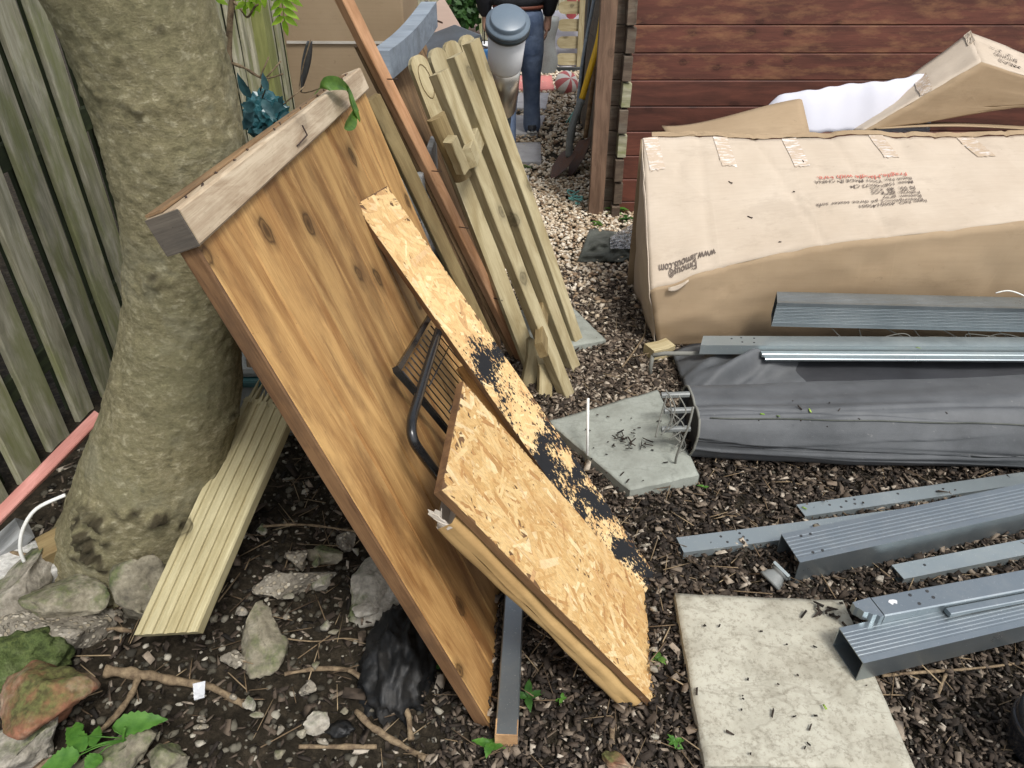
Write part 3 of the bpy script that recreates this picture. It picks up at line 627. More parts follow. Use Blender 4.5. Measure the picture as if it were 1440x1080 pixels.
# picket panel
pk = thing('picket_panel', (.25, 2.45, 0), 'pale treated picket fence section leaning left with three square battens in front', 'fence section')
for (tx, ty, tz, bx_, by_) in ((616, 102, 1.16, 797, 556), (640, 78, 1.18, 806, 518), (662, 58, 1.2, 812, 485)):
    a = G(tx, ty, tz); b = G(bx_, by_); beam('batten', b, a, .053, .042, (.72, -.62, .3), M['treated'], pk, wob=.005, segs=8)
def round_top(w, t, L, n=8):
    prof = [(0, -w/2)]+[(L-w/2+w/2*math.sin(a), -w/2*math.cos(a)) for a in np.linspace(0, math.pi, n)]+[(0, w/2)]
    m = len(prof); vs = [(x, y, z) for z in (-t/2, t/2) for (x, y) in prof]
    return vs, [tuple(range(m))[::-1], tuple(range(m, 2*m))]+[(i, (i+1) % m, (i+1) % m+m, i+m) for i in range(m)]
for (tx, ty, tz, bx_, by_) in ((583, 78, 1.17, 752, 525), (610, 68, 1.18, 772, 500), (630, 58, 1.19, 788, 482), (652, 50, 1.2, 800, 462)):
    a = G(tx, ty, tz); b = G(bx_, by_); v_, f_ = round_top(.070, .02, (a-b).length); mesh_obj('picket', v_, f_, M['treated'], frame(b, a, (.62, -.72, .3)), pk)
a = G(583, 78, 1.17); b = G(752, 525); Mx = frame(b, a, (.62, -.72, .3)); L = (a-b).length
ringp = [Mx @ Vector((L-.085+.055*math.cos(t), .022*math.sin(t), .0115)) for t in np.linspace(0, 2*math.pi, 17)]
tube('groove_ring', ringp, .0014, M['treated_side'], pk, n=5, k=0)  # brown ring drawn on the picket in place of its oval groove
beam('cross_rail', (-.13, 2.2, .93), (-.085, 3.05, .93), .06, .03, (.9, 0, .35), M['treated'], pk)
beam('cross_rail', (.10, 2.15, .28), (.14, 2.8, .28), .06, .03, (.9, 0, .35), M['treated_side'], pk)
def halfround(w): return [(w*.85*math.cos(t), .7*w*math.sin(t)) for t in np.linspace(math.pi*1.05, -math.pi*.05, 9)]
a = YP(613, 163, 2.20); b = YP(650, 250, 2.24)
v_, f_ = loft(halfround(.036), (a-b).length, 5, .003, 3); hl = mesh_obj('half_log', v_, f_, M['treated_side'], frame(b, a, (.35, -.85, .3))); sets(hl, 'short half round offcut with rough sides caught between the pickets', 'timber offcut')
a = YP(631, 196, 2.15); b = YP(652, 240, 2.19); so = beam('short_offcut', b, a, .035, .035, (.7, -.6, .3), M['treated']); sets(so, 'small square offcut on the half round log among the pickets', 'timber offcut')
for i, (px, py, qx, qy, lab) in enumerate(((742, 545, 752, 478, 'notched pale scrap standing at the foot of the pickets'), (765, 558, 765, 505, 'pale block with a sawn end below the picket battens'), (752, 530, 740, 492, 'thin pale splinter leaning behind the scraps under the pickets'))):
    b = G(px, py); a = YP(qx, qy, b.y+.05); o = beam('wood_scrap', b, a, .055, .03, (.3, -.8, .5), M['treated'], rough_end=.02, wob=.01); sets(o, lab, 'wood scrap')

# ================================================================== OSB STRIP, SHEET
def flakes(L, W, n, t, smin=.045, smax=.135, bias=0.0, fitx=0.0):
    vs, fs, at = [], [], []
    for i in range(n):
        cx, cy = R.uniform(0, L), R.uniform(-W/2, W/2); l = R.uniform(smin, smax); w = R.uniform(.006, .022)*(l/.07)**.4
        an = R.gauss(bias, .75) if R.random() < .75 else R.uniform(0, math.pi); ca, sa = math.cos(an), math.sin(an)
        z = t+R.uniform(.0001, .0009); tl = R.uniform(-.004, .004); b = len(vs); val = R.random()
        pts = [(-.5, -.5+R.uniform(0, .4)), (-.5+R.uniform(.02, .12), -.1), (-.5+R.uniform(0, .1), .5-R.uniform(0, .4)), (.5-R.uniform(0, .1), .5), (.5-R.uniform(.02, .2), .05), (.5, -.5+R.uniform(0, .3))]
        for (px, py) in pts:
            x = cx+px*l*ca-py*w*sa; y = cy+px*l*sa+py*w*ca
            x = min(max(x, 0.001), L-.001+fitx*R.uniform(-1, 1)); y = min(max(y, -W/2), W/2); vs.append((x, y, z+tl*px*l)); at.append(val)
        fs.append(tuple(range(b, b+6)))
    return vs, fs, at
def osb_board(name, p0, p1, w, hint, mat, t=.015, label=None, n=1500, edge=M['amber_dark']):
    Mx = frame(p0, p1, hint); L = (p1-p0).length; root = thing(name, p0, label, 'board')
    v_, f_ = loft(rrect(w, t, .001), L, 14, .0, 1)
    v_ = [(x+(.004*noise.noise(Vector((y*90, x*5, 2))) if (x < .001 or x > L-.001) else 0), y*(1+.02*noise.noise(Vector((x*25, 3, 1)))), z) for x, y, z in v_]
    mesh_obj('core', v_, f_, edge, Mx, root)
    v_, f_, a_ = flakes(L, w, n, t/2, bias=.15); o = mesh_obj('wood_strands', v_, f_, mat, Mx, root, attr=a_); sets(o, kind='stuff'); return root, Mx, L
S3, S4 = G(915, 990), G(905, 836); S2 = YP(606, 708, S3.y-.01); S1 = YP(655, 523, S4.y)
b0 = (S3+S4)/2; b1 = (S1+S2)/2; wS = .5*((S3-S4).length+(S2-S1).length); hint = (S4-S3).cross(S2-S3); hint = hint if hint.z > 0 else -hint
sheet, MS, LS = osb_board('osb_sheet', b0, b1, wS, hint, M['osb'], .018, 'tan strand board sheet leaning low in front of the amber panel', 1500)
sn = MS.to_3x3() @ Vector((0, 0, 1)); sy_ = MS.to_3x3() @ Vector((0, 1, 0)); su = (b1-b0).normalized()
st0 = G(908, 838); st1 = PLN(520, 277, Bp+ndir*.012, ndir); st0 = st0+Vector((.0, .02, .0))
wdir = Vector((.56, .82, .08)); strip, MT, LT = osb_board('osb_strip', st0, st1, .117, wdir.cross(st1-st0) if (wdir.cross(st1-st0)).z > 0 else (st1-st0).cross(wdir), M['osb_tar'], .018, 'narrow strand board strip splashed with black tar leaning on the panel', 900)
# brown edge board closing the gap between strip and sheet
tn = MT.to_3x3() @ Vector((0, 0, 1)); ty = MT.to_3x3() @ Vector((0, 1, 0)); side = -1 if (ty.x*0+ty.y) > 0 else 1
eb = beam('edge_board', st0+ty*side*.047-tn*.030, st0+ty*side*.047-tn*.030+(st1-st0).normalized()*.80, .014, .042, tn, M['amber'], wob=0); sets(eb, 'brown stained edge board tucked under the lower side of the tarred strip', 'board')

# flat carton under the sheet
ct = thing('flat_carton', b0, 'long flat brown cardboard carton squashed under the strand board sheet', 'carton')
c0 = b0-sn*.040+su*.005-sy_*.0; c1 = b0+su*LS*.91-sn*.040
def cartonfn(u, v):
    x = u*(c1-c0).length; an = v*2*math.pi; w, t = wS*1.04/2, .024+.004*math.sin(u*9)
    cy, cz = math.cos(an), math.sin(an); k = 1/max(abs(cy), abs(cz)); k = min(k, 1.32)
    d = .004*noise.noise(Vector((u*9, v*9, 4)))
    return c0+su*x+sy_*(cy*k*(w+d))+sn*(cz*k*(t+d))
grid_obj('sleeve', cartonfn, 40, 32, M['card_gold'], ct, True)
for f, dd in ((.0, 0), (.995, 0)):
    ring = [cartonfn(f, v) for v in np.linspace(0, 1, 33)[:-1]]; cc = sum(ring, Vector())/32; inn = [q*.97+cc*.03-(su*.03 if f else -su*.0) for q in ring]
    mesh_obj('end_lining', ring+inn+[cc-(su*.03 if f else Vector())], [(i, (i+1) % 32, 32+(i+1) % 32, 32+i) for i in range(32)]+[(32+i, 32+(i+1) % 32, 64) for i in range(32)], M['card_torn'], Matrix.Identity(4), ct, False)
FRV = .5 if sy_.y > 0 else .0
def tornfn(u, v):
    base = cartonfn(.985, (FRV+.10*(u-.5)) % 1); return base+su*(.045*v*(1+.5*noise.noise(Vector((u*6, 1, 1)))))+sn*(.012*math.sin(v*3+u*4))-sy_*(.01*v)
grid_obj('torn_flap', tornfn, 10, 5, M['card_torn'], ct, False, thick=.0015)

# black metal folding rack between panel and sheet
rk = thing('metal_rack', PLN(600, 560, Bp+ndir*.05, ndir), 'black metal folding rack with thin wires wedged behind the strand board sheet', 'metal rack')
rp = lambda x, y, o=.05: PLN(x, y, Bp+ndir*o, ndir)
tube('frame_tube', [rp(606, 442, .035), rp(582, 482, .035), rp(559, 520, .035)], .0085, M['blackmetal'], rk, n=4, k=2, smooth=False)
tube('frame_tube', [rp(556, 519, .035), rp(600, 570, .035), rp(650, 632, .035), rp(720, 720, .035)], .0095, M['blackmetal'], rk, n=4, k=2, smooth=False)
tube('frame_tube', [rp(625, 440, .075), rp(606, 500, .075), rp(588, 560, .075), rp(579, 592, .075), rp(581, 618, .075), rp(596, 642, .075), rp(625, 680, .075), rp(680, 750, .06)], .0105, M['blackmetal'], rk, n=10, k=6)
for i in range(12):
    t = i/11; a = (606*(1-t)+562*t, 448*(1-t)+518*t); tube('wire', [rp(a[0]+4, a[1]+4, .045), rp(a[0]+60, a[1]+72, .045), rp(a[0]+118, a[1]+146, .045)], .0018, M['blackmetal'], rk, n=5, k=0)
for i in range(3):
    d = i*34; tube('cross_wire', [rp(640+d*.9, 470+d, .047), rp(604+d*.8, 542+d*1.1, .047)], .0018, M['blackmetal'], rk, n=5, k=0)

# grey post with raw end on the ground
gp0, gp1 = G(712, 1042, .03), G(722, 850, .03)
gp = thing('timber_post', gp0, 'dark grey painted timber post with raw wooden end under the carton', 'timber post')
beam('shaft', gp0, gp0+(gp1-gp0).normalized()*.8, .050, .052, (0, 0, 1), M['metal'], gp, r=.003)
q = gp0-(gp1-gp0).normalized()*.002; Mx = frame(q, gp1, (0, 0, 1)); v_, f_ = loft(rrect(.0505, .0525, .002), .038, 2, 0, 1); mesh_obj('raw_end', v_, f_, M['rawend'], Mx, gp)

# ================================================================== DECKING BOARD
d0 = (G(188, 890, .235)+G(282, 893, .235))/2; d1 = (G(350, 548, .52)+G(412, 590, .52))/2
prof = [(-.070, -.022), (.070, -.022), (.070, .008), (.067, .012)]
for i in range(5):
    yc = .050-i*.025
    prof += [(yc+.0048, .012), (yc+.0036, .0062), (yc-.0036, .0062), (yc-.0048, .012), (yc-.0125, .0132)]
prof += [(-.067, .012), (-.070, .008)]
dk = thing('decking_board', d0, 'pale grooved decking board propped beside the tree with a splintered far end', 'decking board')
v_, f_ = loft(prof, (d1-d0).length, 14, .003, 5, endskew=-.30); dside = (G(282, 893, .235)-G(188, 890, .235)); dh = dside.cross(d1-d0); dh = dh if dh.z > 0 else -dh
MD = frame(d0, d1, dh); v_ = [(x, y*.95, z) for x, y, z in v_]
mesh_obj('board', v_, f_, M['deck'], MD, dk)
LD = (d1-d0).length
for i in range(14):
    y0 = -.065+i*.0098; l = R.uniform(.015, .075); vs = [(LD-.01, y0-.005, -.012), (LD-.01, y0+.005, -.012), (LD-.01, y0+.005, .0115), (LD-.01, y0-.005, .0115), (LD+l, y0+R.uniform(-.004, .004), R.uniform(-.01, .012))]
    mesh_obj('splinter', vs, [(0, 1, 2, 3), (0, 4, 1), (1, 4, 2), (2, 4, 3), (3, 4, 0)], M['deck'], MD, dk)

# ================================================================== GREY CRATE OF PLANKS BEHIND PANEL
cr = thing('plank_crate', (-.55, 2.5, 0), 'silver weathered plank crate seen between the two leaning panels', 'crate')
for i in range(6):
    z = .07+i*.142; box('plank', (-.55, 2.27+.006*(i % 2), z), (.50, .022, .132), M['greyplank'], cr, Euler((0, .01*(i % 3-1), 0))); box('plank', (-.302, 2.55, z), (.022, .52, .132), M['greyplank'], cr)
# ================================================================== LARGE CARTON AT THE BACK LEFT
bc = thing('tall_carton', (-.63, 3.5, 0), 'tall brown carton with a side seam standing against the fence behind the rail', 'carton')
box('carton_body', (-.68, 3.42, .80), (.50, .42, 1.6), M['card_dark'], bc, Euler((0, 0, -.03)), .006)
box('flap_seam', (-.68, 3.203, 1.12), (.49, .003, .010), M['card_torn'], bc, Euler((0, 0, -.03)), 0)
tz = M['membrane']
bn = thing('storage_bin', (-.28, 3.2, 0), 'dark grey plastic bin with a hinged lid beyond the grey blue rail', 'bin')
bpos = YP(618, 62, 3.5)
box('bin_body', (bpos.x, 3.62, .52), (.27, .26, 1.03), M['darkplastic'], bn, Euler((0, 0, .5)), .01); box('lid', (bpos.x, 3.62, 1.06), (.29, .28, .035), M['darkplastic'], bn, Euler((.06, -.25, .5)), .01)
tube('nail_stem', [YP(600, 40, 3.3), YP(612, 30, 3.28), YP(622, 32, 3.26)], .004, M['nail'], bn, n=6)
pc = thing('pale_card', YP(640, 60, 3.95), 'pale pinkish cardboard sheet leaning behind the dark bin', 'cardboard sheet')
q = [YP(612, 150, 4.0), YP(690, 150, 4.0), YP(672, 78, 4.0), YP(622, -6, 4.0), YP(600, 20, 4.0)]
mesh_obj('sheet', q+[a+Vector((0, .006, 0)) for a in q], [tuple(range(5))[::-1], tuple(range(5, 10))]+[(i, (i+1) % 5, (i+1) % 5+5, i+5) for i in range(5)], M['card_pink'], Matrix.Identity(4), pc)

# ================================================================== STORAGE TUB BEHIND THE TREE
tbx = thing('storage_tub', (-.78, 2.1, 0), 'grey plastic storage tub with dark teal rim behind the tree', 'storage tub')
box('tub', (-.74, 2.12, .14), (.52, .40, .28), M['greytub'], tbx, None, .03); box('rim', (-.74, 2.12, .30), (.56, .44, .03), M['tealrim'], tbx, None, .01); box('lid', (-.74, 2.12, .335), (.54, .42, .035), M['greytub'], tbx, None, .015)

# ================================================================== PAVING SLABS
def slab(name, pts, z, t, mat, label, group=None, n=26, chip=.006):
    a, b, c, d = [Vector((p.x, p.y, 0)) for p in pts]
    cen = (a+b+c+d)/4
    root_z = z
    vs, fs = [], []
    sd = R.random()*50
    for j in range(n+1):
        for i in range(n+1):
            u, v = i/n, j/n; p = (a*(1-u)+b*u)*(1-v)+(d*(1-u)+c*u)*v
            e = min(u, v, 1-u, 1-v); k = noise.noise(Vector((p.x*22, p.y*22, sd)))
            if e < .001: p = p+(cen-p)*(.012+.012*k)
            h = .0035*noise.noise(Vector((p.x*9, p.y*9, sd)))+.0022*noise.noise(Vector((p.x*30, p.y*30, sd)))+.003*abs(noise.noise(Vector((p.x*5+p.y*3, p.y*9, sd+4))))
            vs.append((p.x, p.y, z+h-(.004 if e < .001 else 0)))
    for j in range(n):
        for i in range(n): q = j*(n+1)+i; fs.append((q, q+1, q+n+2, q+n+1))
    rim = list(range(n+1))+[j*(n+1)+n for j in range(1, n+1)]+[n*(n+1)+i for i in range(n-1, -1, -1)]+[j*(n+1) for j in range(n-1, 0, -1)]
    N = len(vs); vs += [(vs[i][0], vs[i][1], z-t) for i in rim]
    for k in range(len(rim)): k2 = (k+1) % len(rim); fs.append((rim[k2], rim[k], N+k, N+k2))
    fs.append(tuple(range(N, N+len(rim)))[::-1])
    ccw = (b-a).cross(c-a).z > 0
    if not ccw: fs = [f[::-1] for f in fs]
    o = mesh_obj(name, vs, fs, mat, None, None, True); sets(o, label, 'paving slab', group)
    for p in o.data.polygons[n*n:]: p.use_smooth = False
    return o
slab('paving_slab', [G(990, 1078, .04), G(1290, 1084, .04), G(1186, 843, .04), G(947, 832, .04)], .042, .045, M['slab'], 'large pale riven paving slab in the front with a grey post resting on its corner')
slab('paving_slab', [G(886, 690, .045), G(985, 668, .045), G(925, 546, .045), G(768, 592, .045)], .046, .045, M['slab2'], 'greenish grey paving slab under the end of the rolled fabric')
slab('paving_slab', [G(745, 500, .03), G(853, 478, .03), G(800, 425, .03), G(700, 440, .03)], .032, .04, M['slab2'], 'grey paving slab poking out from under the pickets')
for i, (q, lb) in enumerate((((655, 762, 761, 228, 200), 'pale step slab nearest the pickets on the gravel path'), ((650, 756, 768, 189, 162), 'pale step slab under the dark shoe of the person'), ((650, 768, 773, 153, 130), 'pale step slab beyond the shoe of the person'), ((640, 742, 745, 278, 246), 'pale step slab mostly hidden behind the pickets'))):
    l, r1, r2, y1, y2 = q
    slab('step_slab', [G(l, y1, .03), G(r1, y1, .03), G(r2, y2, .03), G(l+6, y2, .03)], .034, .04, M['slab3'], lb, 'step slabs on the gravel path', 8)
slab('red_paver', [G(700, 127, .02), G(780, 127, .02), G(776, 106, .02), G(700, 106, .02)], .03, .04, M['redstone'], 'red paver at the far end of the step slabs', None, 6)

# ================================================================== PRINTED CARTON
xL, xR = .575, 2.55
def lipz(u): return np.interp(u, [0, .08, .32, .6, .72, 1], [.285, .345, .465, .545, .58, .62])
def cface(u, v):   # u along the length, v 0 = front fold .. 1 = back edge
    fx_ = xL+(xR-xL)*u; f = Vector((fx_-.012*(1-u), 2.63+.012*math.sin(u*7)+.01*math.sin(u*3), float(lipz(u))))
    bk = Vector((xL-.005+(xR+.05-xL)*u, 3.17+.05*u, .745+.006*math.sin(u*16)+.004*noise.noise(Vector((u*22, 0, 0)))))
    p = f*(1-v)+bk*v
    bul = math.sin(math.pi*v)*(.014*math.sin(u*3.2)+.012*noise.noise(Vector((u*5, v*2, 1))))
    crease = -.006*math.exp(-((u-.24-.10*(1-v))/.006)**2)-.005*math.exp(-((u-.41-.05*(1-v))/.005)**2)-.004*math.exp(-((u-.12)/.006)**2)
    dent = -.018*math.exp(-((u-.05)/.03)**2-((v-.05)/.12)**2)-.012*math.exp(-((u-.55)/.02)**2-((v-.9)/.2)**2)
    k2 = abs(noise.noise(Vector((u*7+v*2.2, v*1.5, 11)))); crease2 = -.006*math.exp(-(k2/.035)**2)
    p.z += bul+crease+dent+crease2+.004*noise.noise(Vector((u*14, v*6, 3))); return p
def cfront(u, v):   # v 0 = ground, 1 = fold
    t = cface(u, 0); b = Vector((xL+.05+(xR-xL)*u, 2.645, .005)); p = b*(1-v)+t*v
    p.y += math.sin(math.pi*v)*(-.012+.02*noise.noise(Vector((u*5, v*2, 9))))+.005*noise.noise(Vector((u*13, v*7, 2)))+.007*math.exp(-(abs(noise.noise(Vector((u*6, v*3, 21))))/.03)**2)*math.sin(math.pi*v); return p
def cside(u, v):    # u 0 = front .. 1 = back ; v 0 = ground
    ft, fb = cface(0, 0), Vector((xL+.05, 2.645, .005)); bt, bb = cface(0, 1), Vector((xL+.03, 3.2, .005))
    top = cface(0, u); bot = fb*(1-u)+bb*u; p = bot*(1-v)+top*v
    p.x += -.022*math.sin(math.pi*v)*math.sin(math.pi*u)+.01*noise.noise(Vector((u*4, v*4, 6)))-.006*math.exp(-((u-.4-.3*v)/.02)**2); return p
carton = thing('printed_carton', (1.5, 2.9, 0), 'huge open crumpled cardboard carton printed upside down beside the shed', 'carton')
grid_obj('printed_face', cface, 140, 30, M['card'], carton, True, .004)
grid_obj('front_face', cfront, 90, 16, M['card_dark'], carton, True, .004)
grid_obj('side_face', cside, 16, 16, M['card'], carton, True, .004)
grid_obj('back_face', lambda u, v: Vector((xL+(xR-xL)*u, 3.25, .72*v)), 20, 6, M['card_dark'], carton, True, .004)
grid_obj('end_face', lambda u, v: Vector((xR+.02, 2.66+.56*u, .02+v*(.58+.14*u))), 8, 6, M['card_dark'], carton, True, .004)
# torn brown rim along the open edge
grid_obj('torn_rim', lambda u, v: cface(.02+.98*u, 1)+Vector((0, .012+.03*v, .002+.012*math.sin(v*2.2)+.007*noise.noise(Vector((u*38, v*3, 2))))), 120, 4, M['card_dark'], carton, False, .003)
grid_obj('left_flap', lambda u, v: Vector((.70+.62*u, 3.24+.20*v+.02*math.sin(u*5), (.735+(.125*sst(0, 1, u)-.02*math.sin(u*3.1))*v))), 20, 8, M['card_dark'], carton, True, .004)
def inv(px, py, f=cface, nu=160, nv=60):
    best = None
    for i in range(nu+1):
        for j in range(nv+1):
            p = f(i/nu, j/nv); d = depth(p); x = 720+p.x/d*F_PX; y = 540-(p.y*SP+(p.z-CAM_H)*CP)/d*F_PX
            e = (x-px)**2+(y-py)**2
            if best is None or e < best[0]: best = (e, i/nu, j/nv)
    return best[1], best[2]
def text_geo(body, bold=.0):
    cu = bpy.data.curves.new('t', 'FONT'); cu.body = body; cu.size = 1; cu.resolution_u = 2; cu.offset = bold
    o = bpy.data.objects.new('t', cu); COL.objects.link(o); dg = bpy.context.evaluated_depsgraph_get(); me = bpy.data.meshes.new_from_object(o.evaluated_get(dg))
    v = [tuple(x.co) for x in me.vertices]; f = [tuple(p.vertices) for p in me.polygons]; bpy.data.objects.remove(o); bpy.data.curves.remove(cu); bpy.data.meshes.remove(me)
    w = max((x[0] for x in v), default=1); return v, f, w
def cnorm(u, v, f=cface):
    a = f(min(u+.01, 1), v)-f(max(u-.01, 0), v); b = f(u, min(v+.02, 1))-f(u, max(v-.02, 0)); return a.cross(b).normalized()
def carton_text(body, p_start, p_end, size_v, ink, bold=.004):
    """upside-down line on the printed face: starts (right, in the photograph) and ends (left)"""
    v, f, w = text_geo(body, bold); us, vs_ = inv(*p_start); ue, ve = inv(*p_end); out = []
    for (x, y, z) in v:
        t = x/w; u = us+(ue-us)*t; q = vs_+(ve-vs_)*t - y*size_v
        out.append(cface(u, q)+cnorm(u, q)*.005)
    return mesh_obj('lettering', out, f, ink, Matrix.Identity(4), carton)
def ct_line(body, s, e, h, ink=None): carton_text(body, s, e, h, ink or M['ink'])
hh = .037
ct_line('Item NO: 4000140001', (1302, 283), (1208, 290), hh)
ct_line('Description:2 pc three seater sofa', (1299, 279), (1149, 287), hh)
ct_line('Rattan: grey', (1295, 274), (1241, 277), hh)
ct_line('Fabric: grey', (1292, 269), (1239, 272), hh)
ct_line('G W:  50  KGS', (1289, 265), (1225, 269), hh)
ct_line('N W:  48  KGS', (1286, 261), (1223, 264), hh)
ct_line('Meas: 158X48X72 CM', (1283, 256), (1193, 261), hh)
ct_line('Batch No: YS001 MADE IN CHINA', (1281, 251), (1143, 256), hh)
ct_line('Fragile,Handle with care.', (1275, 243), (1149, 249), .050, M['inkred'])
carton_text('Fimous®', (981, 366), (941, 380), .075, M['ink'], .012); carton_text('www.fimous.com', (1005, 351), (925, 374), .075, M['ink'], .012)
tu = 0
for (px, py, wpx, hpx) in ((914, 196, 24, 46), (1012, 192, 20, 42), (1110, 190, 20, 46), (1232, 190, 18, 32), (1356, 190, 24, 32)):
    u0, v0 = inv(px-wpx/2, py+2); u1, v1 = inv(px+wpx/2, py+2); _, vb = inv(px+6, py+hpx)
    def tf(u, v, u0=u0, u1=u1, vb=vb):
        uu = u0+(u1-u0)*u+.012*v; vv = 1-(1-vb)*v+(.02*noise.noise(Vector((u*9, px, 1))) if v > .9 else 0); return cface(uu, vv)+cnorm(uu, vv)*(.0028+.0012*noise.noise(Vector((u*14, v*14, px))))
    grid_obj('tape_strip', tf, 8, 14, M['tape'], carton, True)
for (px, py, l, an) in ((1026, 256, .02, .8), (1053, 306, .022, .6), (1128, 227, .012, 1.5), (1098, 340, .01, .1), (1117, 271, .008, 0)):
    u, v = inv(px, py); c = cface(u, v)+cnorm(u, v)*.003; tube('speck', [c-Vector((math.cos(an), -math.sin(an), -.4*math.sin(an)))*l*.5, c, c+Vector((math.cos(an), -math.sin(an), 0))*l*.5], .0022, M['nail'], carton, n=5, k=2)
uu, vv = inv(975, 402); tq = cfront(.06, .98)
grid_obj('torn_tab', lambda u, v: cface(.035+.04*u, 0)+Vector((0, -.012-.006*v, -.006-.02*v*(.6+.4*math.sin(u*4)))), 6, 4, M['card'], carton, True, .003)

# foam sheet and second carton behind the opening
def foamfn(u, v):
    top = float(np.interp(u, [0, .05, .10, .13, .22, .5, .8, 1], [.02, .06, .105, .125, .145, .17, .195, .22]))
    return Vector((1.125+.78*u+.02*(1-v)*(u-.3), 3.36+.10*v+.012*math.sin(u*15), .725+top*math.sin(v*math.pi/2)*1.08+.003*math.sin(u*50)))
fo = grid_obj('foam_sheet', foamfn, 60, 16, M['foam'], None, True, .006); sets(fo, 'curled white foam sheet sticking up out of the printed carton', 'packing foam')
cA, cB, cE1, cE2 = YP(1380, 87, 3.30), YP(1213, 184, 3.28), YP(1700, 112, 3.45), YP(1700, 194, 3.45)
cA2, cB2, cC2 = YP(1363, 45, 3.56), YP(1180, 182, 3.50), YP(1700, 178, 3.80)
lc = thing('tilted_carton', cB, 'second cardboard carton tilted with its corner up above the printed one', 'carton')
def bil(a, b, c, d, amp=.008, sg=0):
    return lambda u, v: (a*(1-u)+b*u)*(1-v)+(d*(1-u)+c*u)*v+Vector((0, -.4, 1))*amp*noise.noise(Vector((u*4+sg, v*4, sg)))+Vector((0, -.3, 1))*amp*.4*noise.noise(Vector((u*14+sg, v*14, sg)))
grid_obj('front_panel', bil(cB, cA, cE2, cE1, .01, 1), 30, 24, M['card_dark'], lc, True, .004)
grid_obj('left_edge_panel', bil(cB, cA, cA2, cB2, .009, 2), 30, 8, M['card'], lc, True, .004)
grid_obj('top_panel', bil(cA, cE2, cC2, cA2, .009, 3), 30, 10, M['card'], lc, True, .004)
grid_obj('under_flap', lambda u, v: Vector((1.62+1.0*u, 3.26+.16*v, .765+.012*math.sin(u*5)-.02*v)), 20, 6, M['card_dark'], lc, True, .004)
grid_obj('tape_strip', lambda u, v: bil(cB, cA, cA2, cB2, .009, 2)(.50+.10*u+.05*v, .02+.7*v)+Vector((-.3, -.3, .5)).normalized()*(.005+.001*noise.noise(Vector((u*9, v*9, 1)))), 6, 8, M['tape'], lc, True)
grid_obj('crushed_corner', lambda u, v: cA2+(cB2-cA2)*.05*u+(cA-cA2)*.35*v+Vector((0, -.006, .008))*(1+.9*noise.noise(Vector((u*5, v*5, 8)))), 8, 8, M['card'], lc, False, .003)
tpf = bil(cA, cE2, cC2, cA2, .009, 3)
for k_, (tx, sh) in enumerate((('2 pc', .30), ('BATCH NO', .48), ('MEAS', .66))):
    v, f, w = text_geo(tx, .01); out = [tpf(.06+.09*(1-x/w)+.01*k_, 1-sh-y*.12)+Vector((.2, -.4, .8)).normalized()*.006 for x, y, z in v]; mesh_obj('lettering', out, f, M['ink'], Matrix.Identity(4), lc)
# lettering on the tall carton seen through the gap
for k_, tx in enumerate(('NO: 40', 'room n', 'light grey', 'oney')):
    v, f, w = text_geo(tx, .015); a = YP(508 if k_ != 2 else 506, 158+k_*14.5, 3.19)
    out = [a+Vector((x*.052, 0, y*.052)) for x, y, z in v]; mesh_obj('lettering', out, f, M['ink'], Matrix.Identity(4), bc)

# ================================================================== GREY METAL POSTS AND RAILS
def ribbed(w, h, nr=5, d=.0005, t=.003, top=True, side=False):
    """outer/inner profile of a hollow box section with grooves"""
    out = []
    def edge(p, q, ribs):
        P, Q = Vector(p), Vector(q); n = Vector((-(Q-P).y, (Q-P).x)).normalized(); pts = [P]
        if ribs:
            for i in range(nr):
                c = .14+.72*(i+.5)/nr; hw = .3*.72/nr
                for o_, dd in ((-hw, 0), (-hw*.6, d), (hw*.6, d), (hw, 0)): pts.append(P+(Q-P)*(c+o_)+n*dd)
        return pts
    w, h = w/2, h/2
    for p, q, r in (((-w, -h), (w, -h), False), ((w, -h), (w, h), side), ((w, h), (-w, h), top), ((-w, h), (-w, -h), side)): out += edge(p, q, r)
    outer = [(a.x, a.y) for a in out]; inner = [(max(-w+t, min(w-t, a.x)), max(-h+t, min(h-t, a.y))) for a in out]
    return outer, inner
def post(name, p_front0, p_front1, w, h, L, label, mat, ribs=5, side=True, skew=0, z=0, lift=0, holes=(), category='metal post', parent=None):
    """p_front0/1: ground points under the near bottom edge; the section extends away from the viewer"""
    a, b = Vector(p_front0), Vector(p_front1); d = (b-a).normalized(); n = Vector((-d.y, d.x, 0)).normalized(); n = n if n.y > 0 else -n
    up = d.cross(n); up = up if up.z > 0 else -up
    p0 = a+n*w/2+up*(h/2); root = parent or thing(name, a, label, category)
    o, i_ = ribbed(w, h, ribs, .0005, .0028, ribs > 0, side)
    v_, f_ = loft(o, L, 4, 0, 0, endskew=skew, hollow=i_); Mx = frame(p0, p0+d, up)
    ob = mesh_obj('tube' if not parent else 'tube', v_, f_, mat, Mx, root)
    for (x, y) in holes:
        bm = bmesh.new(); bmesh.ops.create_cone(bm, cap_ends=True, segments=12, radius1=.0042, radius2=.0036, depth=.0016)
        from_bm('screw_hole', bm, M['metal_in'], Mx @ Matrix.Translation((x, y*w, h/2+.0006)), root)
    return root, Mx, ob
post('metal_post', YP(1090, 459, 2.45), YP(1440, 467, 2.45), .10, .102, 1.35, 'ribbed grey metal post lying highest against the printed carton', M['metal'], 6, True, skew=.30)
e0, e1 = YP(988, 498, 2.385), YP(1440, 500, 2.385)
r_, Mx_, _o = post('flat_rail', e0, e1, .075, .040, 1.75, 'long flat grey rail lying on the dark fabric below the highest post', M['metal2'], 0, False, skew=.35, holes=((.12, .2), (.155, -.15), (.16, .3), (.20, -.2), (.21, .25)), category='metal rail')
